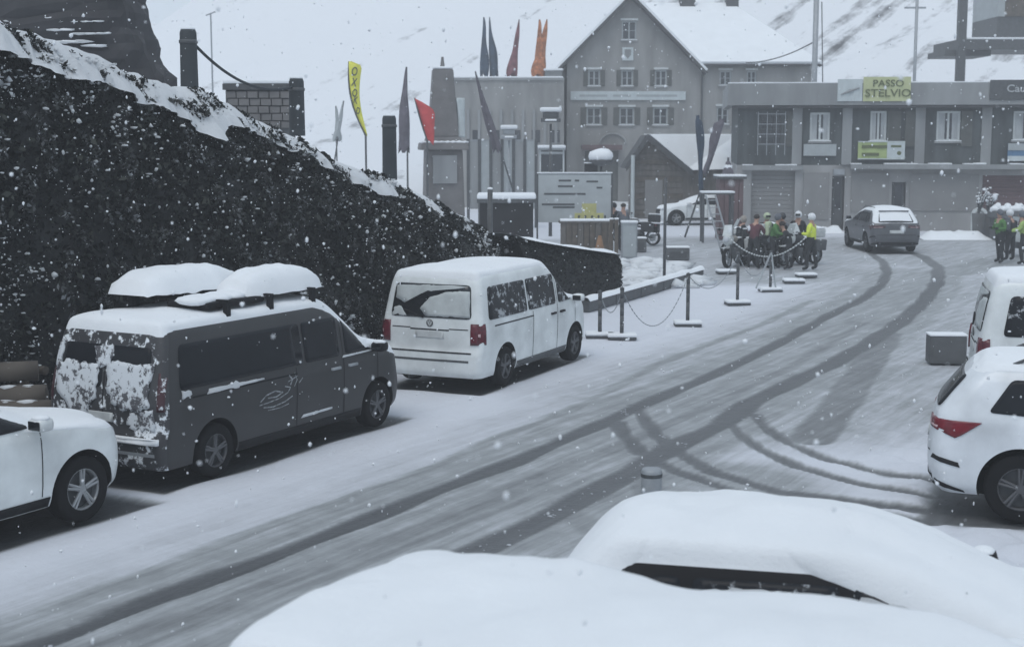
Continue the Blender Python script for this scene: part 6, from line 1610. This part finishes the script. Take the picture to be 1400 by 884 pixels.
# ------------------------------------------------------------------ people
def lerp3(a, b, t): return tuple(a[i] + (b[i] - a[i]) * t for i in range(3))
def person(label, loc, rz, sh, arms, legs, mats, headgear, height=1.78, lean=0.0, group=None, bag=None, sit=False, look=0.0, bulk=1.16):
    """faces +x. one skinned surface: trunk, neck, head, arms, legs, feet; hands with five fingers.
    arms = (elbow, wrist) left/right offsets from the shoulder; legs = (knee, ankle) left/right positions"""
    height *= 1.04; t = thing('person', label, 'person', loc, rz, group); k = height / 1.78
    hip = Vector((0, 0, .95)); chest = Vector((lean * .3, 0, 1.25)); neck = Vector((lean * .5, 0, 1.47)); head = Vector((lean * .58 + .015, 0, 1.62)); crown = Vector((lean * .6, 0, 1.74))
    if sit:
        for v in (hip, chest, neck, head, crown): v.z += sit
    VV = [hip, chest, neck, head, crown]; RR = [(.155, .17), (.155, .2), (.055, .058), (.077, .07), (.055, .053)]; EE = [(0, 1), (1, 2), (2, 3), (3, 4)]; tag_ = [0, 1, 3, 3, 3]
    hands = []
    for sd_, (el, wr), (kn, an) in zip((1, -1), arms, legs):
        s0 = chest + Vector((0, sd_ * .185, .13)); b = len(VV); e_ = s0 + Vector(el); w_ = e_ + Vector(wr)
        VV += [s0, e_, w_]; RR += [(.075, .075), (.056, .056), (.038, .038)]; EE += [(1, b), (b, b + 1), (b + 1, b + 2)]; tag_ += [1, 1, 1]; hands.append((w_, (w_ - e_).normalized(), sd_))
        h0 = hip + Vector((0, sd_ * .1, -.06)); b = len(VV); kn = Vector(kn); an = Vector(an); VV += [h0, kn, an, an + Vector((.16, sd_ * .02, -.05))]
        RR += [(.105, .105), (.068, .068), (.05, .05), (.042, .036)]; EE += [(0, b), (b, b + 1), (b + 1, b + 2), (b + 2, b + 3)]; tag_ += [0, 0, 2, 2]
    me = bpy.data.meshes.new('tmp'); me.from_pydata([tuple(v * k) for v in VV], EE, []); o = bpy.data.objects.new('tmp', me); COL.objects.link(o)
    md = o.modifiers.new('skin', 'SKIN'); md.branch_smoothing = .4
    for v, r_ in zip(me.skin_vertices[0].data, RR): v.radius = (r_[0] * k * bulk, r_[1] * k * bulk); v.use_root = False
    me.skin_vertices[0].data[0].use_root = True
    o.modifiers.new('sub', 'SUBSURF').levels = 2; o.modifiers['sub'].render_levels = 2
    bpy.context.view_layer.update(); ev = o.evaluated_get(bpy.context.evaluated_depsgraph_get()); m2 = bpy.data.meshes.new_from_object(ev); bpy.data.objects.remove(o)
    b = bpy.data.objects.new('body', m2); COL.objects.link(b); b.parent = t; m2.name = 'body'; m2.materials.clear()
    for m_ in mats: m2.materials.append(m_)     # trousers, jacket, boots, skin
    pts_ = [v * k for v in VV]
    for p in m2.polygons:
        p.use_smooth = True; c = p.center; best = min(range(len(EE)), key=lambda i: seg_d(c, pts_[EE[i][0]], pts_[EE[i][1]])); e_ = EE[best]
        tg = max(tag_[e_[0]], tag_[e_[1]]) if tag_[e_[1]] != 1 else 1
        if e_ == (0, 1): tg = 1 if c.z > (hip.z - .04) * k else 0
        p.material_index = tg
    # hands: palm, four fingers, thumb
    for w_, d, sd_ in hands:
        q = MB(); w_ = w_ * k; side_ = d.cross(Vector((0, 0, 1))); side_ = side_.normalized() if side_.length > .1 else Vector((1, 0, 0)); nn_ = side_.cross(d).normalized()
        q.tube([w_ - d * .02, w_ + d * .04, w_ + d * .085], [.03, .04, .036], 8)
        for i, (o_, L_) in enumerate(((-.03, .065), (-.01, .075), (.01, .07), (.03, .055))):
            a = w_ + d * .075 + side_ * o_; q.tube([a, a + d * L_ * .5 - nn_ * .008, a + d * L_ * .8 - nn_ * .03], [.011, .01, .008], 6)
        a = w_ + d * .02 + side_ * -.03; q.tube([a, a - side_ * .025 + d * .03, a - side_ * .03 + d * .055 - nn_ * .01], [.013, .011, .009], 6)
        q.build('hand', mats[4] if len(mats) > 4 else M_BLACKC, b, True)
    hc = head * k; q = MB()
    q.blob((hc.x + .085 * k, 0, hc.z - .012), .018, 1, 0, (1, .8, 1.4)); q.build('nose', M_SKIN, b, True)
    for sd_ in (1, -1):
        MB().blob((hc.x + .078 * k, sd_ * .03, hc.z + .02), .01, 1, 0).build('eye', M_TEXT, b, True); MB().blob((hc.x - .005, sd_ * .084 * k, hc.z), .022, 1, 0, (.7, .4, 1.2)).build('ear', M_SKIN, b, True)
    MB().blob((hc.x + .078 * k, 0, hc.z - .05), .018, 1, 0, (.5, 1.3, .35)).build('mouth', M_MARC, b, True)
    kind, hm = headgear
    if kind == 'helmet':
        q = MB(); q.blob((hc.x - .01, 0, hc.z + .03), .128, 3, .0, (1.05, .95, 1)); q.build('helmet', hm, b, True); MB().box(hc.x + .085, hc.x + .125, -.085, .085, hc.z - .01, hc.z + .07, .02).build('visor', M_GLASS, b, True)
    elif kind == 'hood':
        q = MB(); q.blob((hc.x - .03, 0, hc.z + .025), .115, 3, .1, (1, 1, 1.1)); q.build('hood', hm, b, True)
    else:
        q = MB(); q.blob((hc.x - .012, 0, hc.z + .055), .105, 3, .1, (1, .95, .85)); q.build('hair', hm, b, True)
    for (z_, w2_, mat_) in ((1.07, .36, mats[1]),):
        pass
    if bag:
        MB().box(-.3, -.15, -.15, .15, 1.05 * k, 1.5 * k, .05).build('backpack', bag, b, True)
    return t
def seg_d(c, a, b_):
    v = b_ - a; u = max(0, min(1, (c - a).dot(v) / max(v.length_squared, 1e-9))); return (c - a - v * u).length
STAND = (((.02, .12, .5), (.0, .13, .09)), ((-.02, -.12, .5), (-.04, -.13, .09)))
WIDE = (((.1, .17, .5), (.04, .2, .09)), ((-.08, -.17, .5), (-.12, -.18, .09)))
DOWN = (((-.04, .07, -.28), (.06, .02, -.25)), ((-.04, -.07, -.28), (.08, -.02, -.24)))
BENT = (((.02, .1, -.26), (.22, -.08, .02)), ((.0, -.09, -.27), (.2, .1, .04)))
REACH = (((.12, .1, -.22), (.24, -.04, -.06)), ((.12, -.1, -.22), (.24, .04, -.06)))
def pl3(px, py): return (*G(px, py), 0)
person('person in bright yellow jacket, dark trousers and white helmet beside the motorcycles', pl3(1108, 369), R(150), 0, BENT, WIDE, [M_BLACKC, M_HIVIS, M_BLACKC, M_SKIN], ('helmet', M_HELM), 1.78)
person('person in maroon and black leaning over a motorcycle next to the tan one', pl3(1030, 367), R(60), 0, REACH, WIDE, [M_BLACKC, M_MARC, M_BLACKC, M_SKIN], ('hair', M_HAIR), 1.72, .35)
person('person in green jacket with pale shoulders in the middle of the motorcycle group', pl3(1058, 367), R(-30), 0, REACH, STAND, [M_BLACKC, M_GREENC, M_BLACKC, M_SKIN], ('hood', M_GREYC), 1.75, .2, bag=M_PALEC)
person('person with white helmet and dark jacket behind the motorcycles, left of the yellow jacket', pl3(1090, 360), R(-110), 0, DOWN, STAND, [M_BLACKC, M_BLACKC, M_BLACKC, M_SKIN], ('helmet', M_HELM), 1.72)
person('person in dark green jacket with pale hood and backpack at the right', pl3(1366, 359), R(200), 0, BENT, WIDE, [M_BLACKC, M_GREENC, M_BLACKC, M_SKIN], ('hood', M_GREYC), 1.78, .1, bag=M_GREYC)
person('person in black with white helmet standing close behind the dark green jacket', pl3(1380, 356), R(120), 0, DOWN, STAND, [M_BLACKC, M_BLACKC, M_BLACKC, M_SKIN], ('helmet', M_HELM), 1.72, .1)
person('person in yellow green jacket cut off by the right edge of the picture', pl3(1399, 361), R(160), 0, REACH, WIDE, [M_BLACKC, M_HIVIS2, M_BLACKC, M_SKIN], ('hood', M_GREYC), 1.74, .2)
person('person in grey jacket standing right of the information board', (W(852, 300, 54)[0], 54, 0), R(-60), 0, DOWN, STAND, [M_BLACKC, M_GREYC, M_BLACKC, M_SKIN], ('hair', M_HAIR), 1.75)
person('person in dark clothes half hidden behind the information board edge', (W(839, 300, 55.6)[0], 55.6, 0), R(-120), 0, BENT, STAND, [M_BLACKC, M_BLACKC, M_BLACKC, M_SKIN], ('hood', M_BLACKC), 1.7)

# ------------------------------------------------------------------ motorcycles (front along +x)
def motorcycle(label, loc, rz, tankm, fairm, cases=True, lean=6, screen=M_FRAMEG):
    t = thing('motorcycle', label, 'motorcycle', loc, rz, 'motorcycles parked on the square'); t.rotation_euler = (R(lean), 0, rz)
    def wh(x, r_, w_):
        o = MB().lathe([(r_ * .78, -w_ / 2), (r_ * .94, -w_ / 2), (r_, 0), (r_ * .94, w_ / 2), (r_ * .78, w_ / 2)], 28, 'y').build('wheel', M_TYRE, t, True); o.location = (x, 0, r_)
        q = MB(); q.lathe([(r_ * .8, -w_ * .3), (r_ * .74, 0), (r_ * .8, w_ * .3)], 28, 'y'); q.lathe([(.001, -.05), (.05, -.05), (.05, .05), (.001, .05)], 10, 'y')
        for i in range(8): a = i * PI / 4; q.tube([(.04 * math.cos(a), .02 * (-1) ** i, .04 * math.sin(a)), (r_ * .78 * math.cos(a), 0, r_ * .78 * math.sin(a))], .008, 5)
        q.build('rim', M_STEEL, o); MB().lathe([(.07, .06), (.15, .06)], 18, 'y').build('brake_disc', M_STEEL, o)
    wh(.75, .32, .12); wh(-.72, .31, .17)
    q = MB()
    for sd_ in (-.09, .09): q.tube([(.75, sd_, .32), (.5, sd_, .95)], [.03, .025], 8)
    q.build('fork', M_METAL, t, True); MB().box(.5, 1.0, -.08, .08, .66, .69, .01).build('front_mudguard', fairm, t)
    q = MB(); q.box(-.25, .25, -.2, .2, .28, .62, .06).tube([(-.15, -.24, .45), (-.15, .24, .45)], .1, 10); q.build('engine', M_METAL, t, True)
    q = MB(); q.tube([(.45, 0, .9), (.2, 0, .78), (-.3, 0, .7), (-.7, 0, .78)], .04, 8); q.tube([(-.2, .08, .4), (-.72, .1, .31)], .03, 8); q.tube([(-.2, -.08, .4), (-.72, -.1, .31)], .03, 8); q.build('frame', M_METAL, t, True)
    MB().blob((.18, 0, .9), .24, 3, .05, (1.3, .7, .65)).build('fuel_tank', tankm, t, True)
    q = MB(); q.blob((-.32, 0, .86), .2, 3, .04, (1.9, .75, .35)); q.build('seat', M_TRIM, t, True)
    MB().blob((.52, 0, .92), .2, 3, .08, (.9, .9, 1.1)).build('fairing', fairm, t, True)
    q = MB(); q.add([(.62, -.16, 1.05), (.62, .16, 1.05), (.45, .13, 1.4), (.45, -.13, 1.4), (.61, -.16, 1.05), (.61, .16, 1.05), (.44, .13, 1.4), (.44, -.13, 1.4)], [(0, 1, 2, 3), (7, 6, 5, 4), (0, 3, 7, 4), (1, 5, 6, 2), (3, 2, 6, 7), (0, 4, 5, 1)]); q.build('windscreen', screen, t)
    q = MB(); q.tube([(.3, -.4, 1.08), (.42, -.2, 1.08), (.46, 0, 1.02), (.42, .2, 1.08), (.3, .4, 1.08)], .017, 8); q.build('handlebar', M_TRIM, t, True)
    for sd_ in (-1, 1): MB().tube([(.4, sd_ * .28, 1.08), (.42, sd_ * .32, 1.24)], .01, 5).blob((.42, sd_ * .33, 1.27), .06, 1, 0, (.4, 1.2, .8)).build('mirror', M_TRIM, t, True)
    MB().blob((.7, 0, .93), .09, 2, 0, (.5, 1.1, 1)).build('headlight', M_LAMP, t, True); MB().box(-.83, -.79, -.08, .08, .78, .84, .01).build('tail_light', M_RED, t)
    MB().tube([(.1, -.14, .35), (-.4, -.2, .33), (-.85, -.24, .45)], [.03, .045, .055], 10).build('exhaust_pipe', M_CHROME, t, True)
    if cases:
        for sd_ in (-1, 1): MB().box(-.82, -.35, min(sd_ * .2, sd_ * .42), max(sd_ * .2, sd_ * .42), .52, .88, .03).build('side_case', fairm if cases == 1 else M_METAL, t)
        c_ = MB().box(-.92, -.55, -.24, .24, .93, 1.22, .05).build('top_case', fairm, t); MB().box(-.9, -.57, -.22, .22, 1.222, 1.27, .02).build('snow_cap', M_SNOW, c_, True)
    q = MB(); q.blob((-.3, 0, .93), .17, 2, .2, (1.8, .8, .25)); q.blob((.18, 0, 1.05), .14, 2, .2, (1.4, .7, .25)); q.build('snow_on_seat', M_SNOWR, t, True)
    return t
person('person in black jacket crouching low at the right end of the motorcycles', pl3(1078, 368), R(170), 0, REACH, WIDE, [M_BLACKC, M_BLACKC, M_BLACKC, M_SKIN], ('hair', M_HAIR), 1.5, .45)
person('person in dark clothes with tan hood standing behind the tan motorcycle', pl3(1012, 362), R(20), 0, DOWN, STAND, [M_BLACKC, M_BLACKC, M_BLACKC, M_SKIN], ('hood', M_BIKET), 1.6, .2)
person('person in dark jacket and pale helmet in the thick of the motorcycle group', pl3(1046, 362), R(-80), 0, BENT, STAND, [M_BLACKC, M_BLACKC, M_BLACKC, M_SKIN], ('helmet', M_PALEC), 1.7, .15)
person('person in grey jacket between the green jacket and the crouching one', pl3(1069, 361), R(100), 0, DOWN, STAND, [M_BLACKC, M_GREYC, M_BLACKC, M_SKIN], ('helmet', M_BIKE), 1.68, .1)
def pg(px, py): x, y = G(px, py); return (x, y, 0)
motorcycle('tan and white touring motorcycle at the left end of the group', pg(1006, 364), R(240), M_BIKET, M_BIKEW, 1, 5, M_FRAME)
motorcycle('black motorcycle beneath the person in maroon', pg(1030, 364), R(-60), M_BIKE, M_BIKE, 1, -5)
motorcycle('green motorcycle in the middle of the group with pale screen', pg(1052, 362), R(230), M_BIKEG, M_BIKEG, 0, 4, M_FRAME)
motorcycle('black motorcycle with white screen right of the green one', pg(1074, 360), R(-55), M_BIKE, M_BIKE, 2, 5, M_FRAME)
motorcycle('grey motorcycle closest to the person in the yellow jacket', pg(1092, 362), R(215), M_BIKE, M_BIKEW, 2, -5)
motorcycle('dark motorcycle behind the rest of the group with mirrors showing', pg(1062, 351), R(170), M_BIKE, M_BIKE, 1, 4)
motorcycle('black motorcycle beside the person in grey near the information board', (W(870, 318, 57)[0], 57, 0), R(150), M_BIKE, M_BIKE, 1, 5)
motorcycle('dark motorcycle between the riders at the right edge', pg(1392, 350), R(100), M_BIKE, M_BIKEW, 1, 5, M_FRAME)

motorcycle('black motorcycle at the front of the group below the sagging pale chain', pg(1044, 361), R(15), M_BIKE, M_BIKE, 1, 4, M_GLASS)
motorcycle('black motorcycle at the back of the group beside the tan hooded person', pg(1024, 353), R(190), M_BIKE, M_BIKE, 2, -4)
# ------------------------------------------------------------------ falling snow: real flakes in the air
def flake():
    y = 3.2 + 26 * rnd.random() ** .8; h_ = y * .40 + .4; x = (rnd.random() * 2 - 1) * h_
    return (x, y, rnd.random() * 7.0 + .05)
pts = [flake() for _ in range(4600)]
o = blobs('snowflakes', pts, [(.0035 + .0125 * rnd.random() ** 3.2) * (0.75 if p[1] < 7 else 1) for p in pts], M_SNOW, (1, 1, 1.3), jit=.3, an=.35); setp(o, kind='stuff'); o['label'] = 'snowflakes falling through the air above the street'

# ------------------------------------------------------------------ the air: even haze of falling snow
zt_ = 66
hz_o = MB().box(-428, 428, -70, 566, -1.4, zt_).build('haze', None); hz_o['kind'] = 'stuff'; hz_o['label'] = 'pale haze of falling snow in the air'
m = bpy.data.materials.new('haze'); m.use_nodes = True; m.node_tree.nodes.clear()
out_ = m.node_tree.nodes.new('ShaderNodeOutputMaterial'); pv = m.node_tree.nodes.new('ShaderNodeVolumePrincipled')
pv.inputs['Color'].default_value = (.985, .99, 1, 1); pv.inputs['Density'].default_value = .002; pv.inputs['Anisotropy'].default_value = .1
m.node_tree.links.new(pv.outputs[0], out_.inputs['Volume']); hz_o.data.materials.clear(); hz_o.data.materials.append(m)
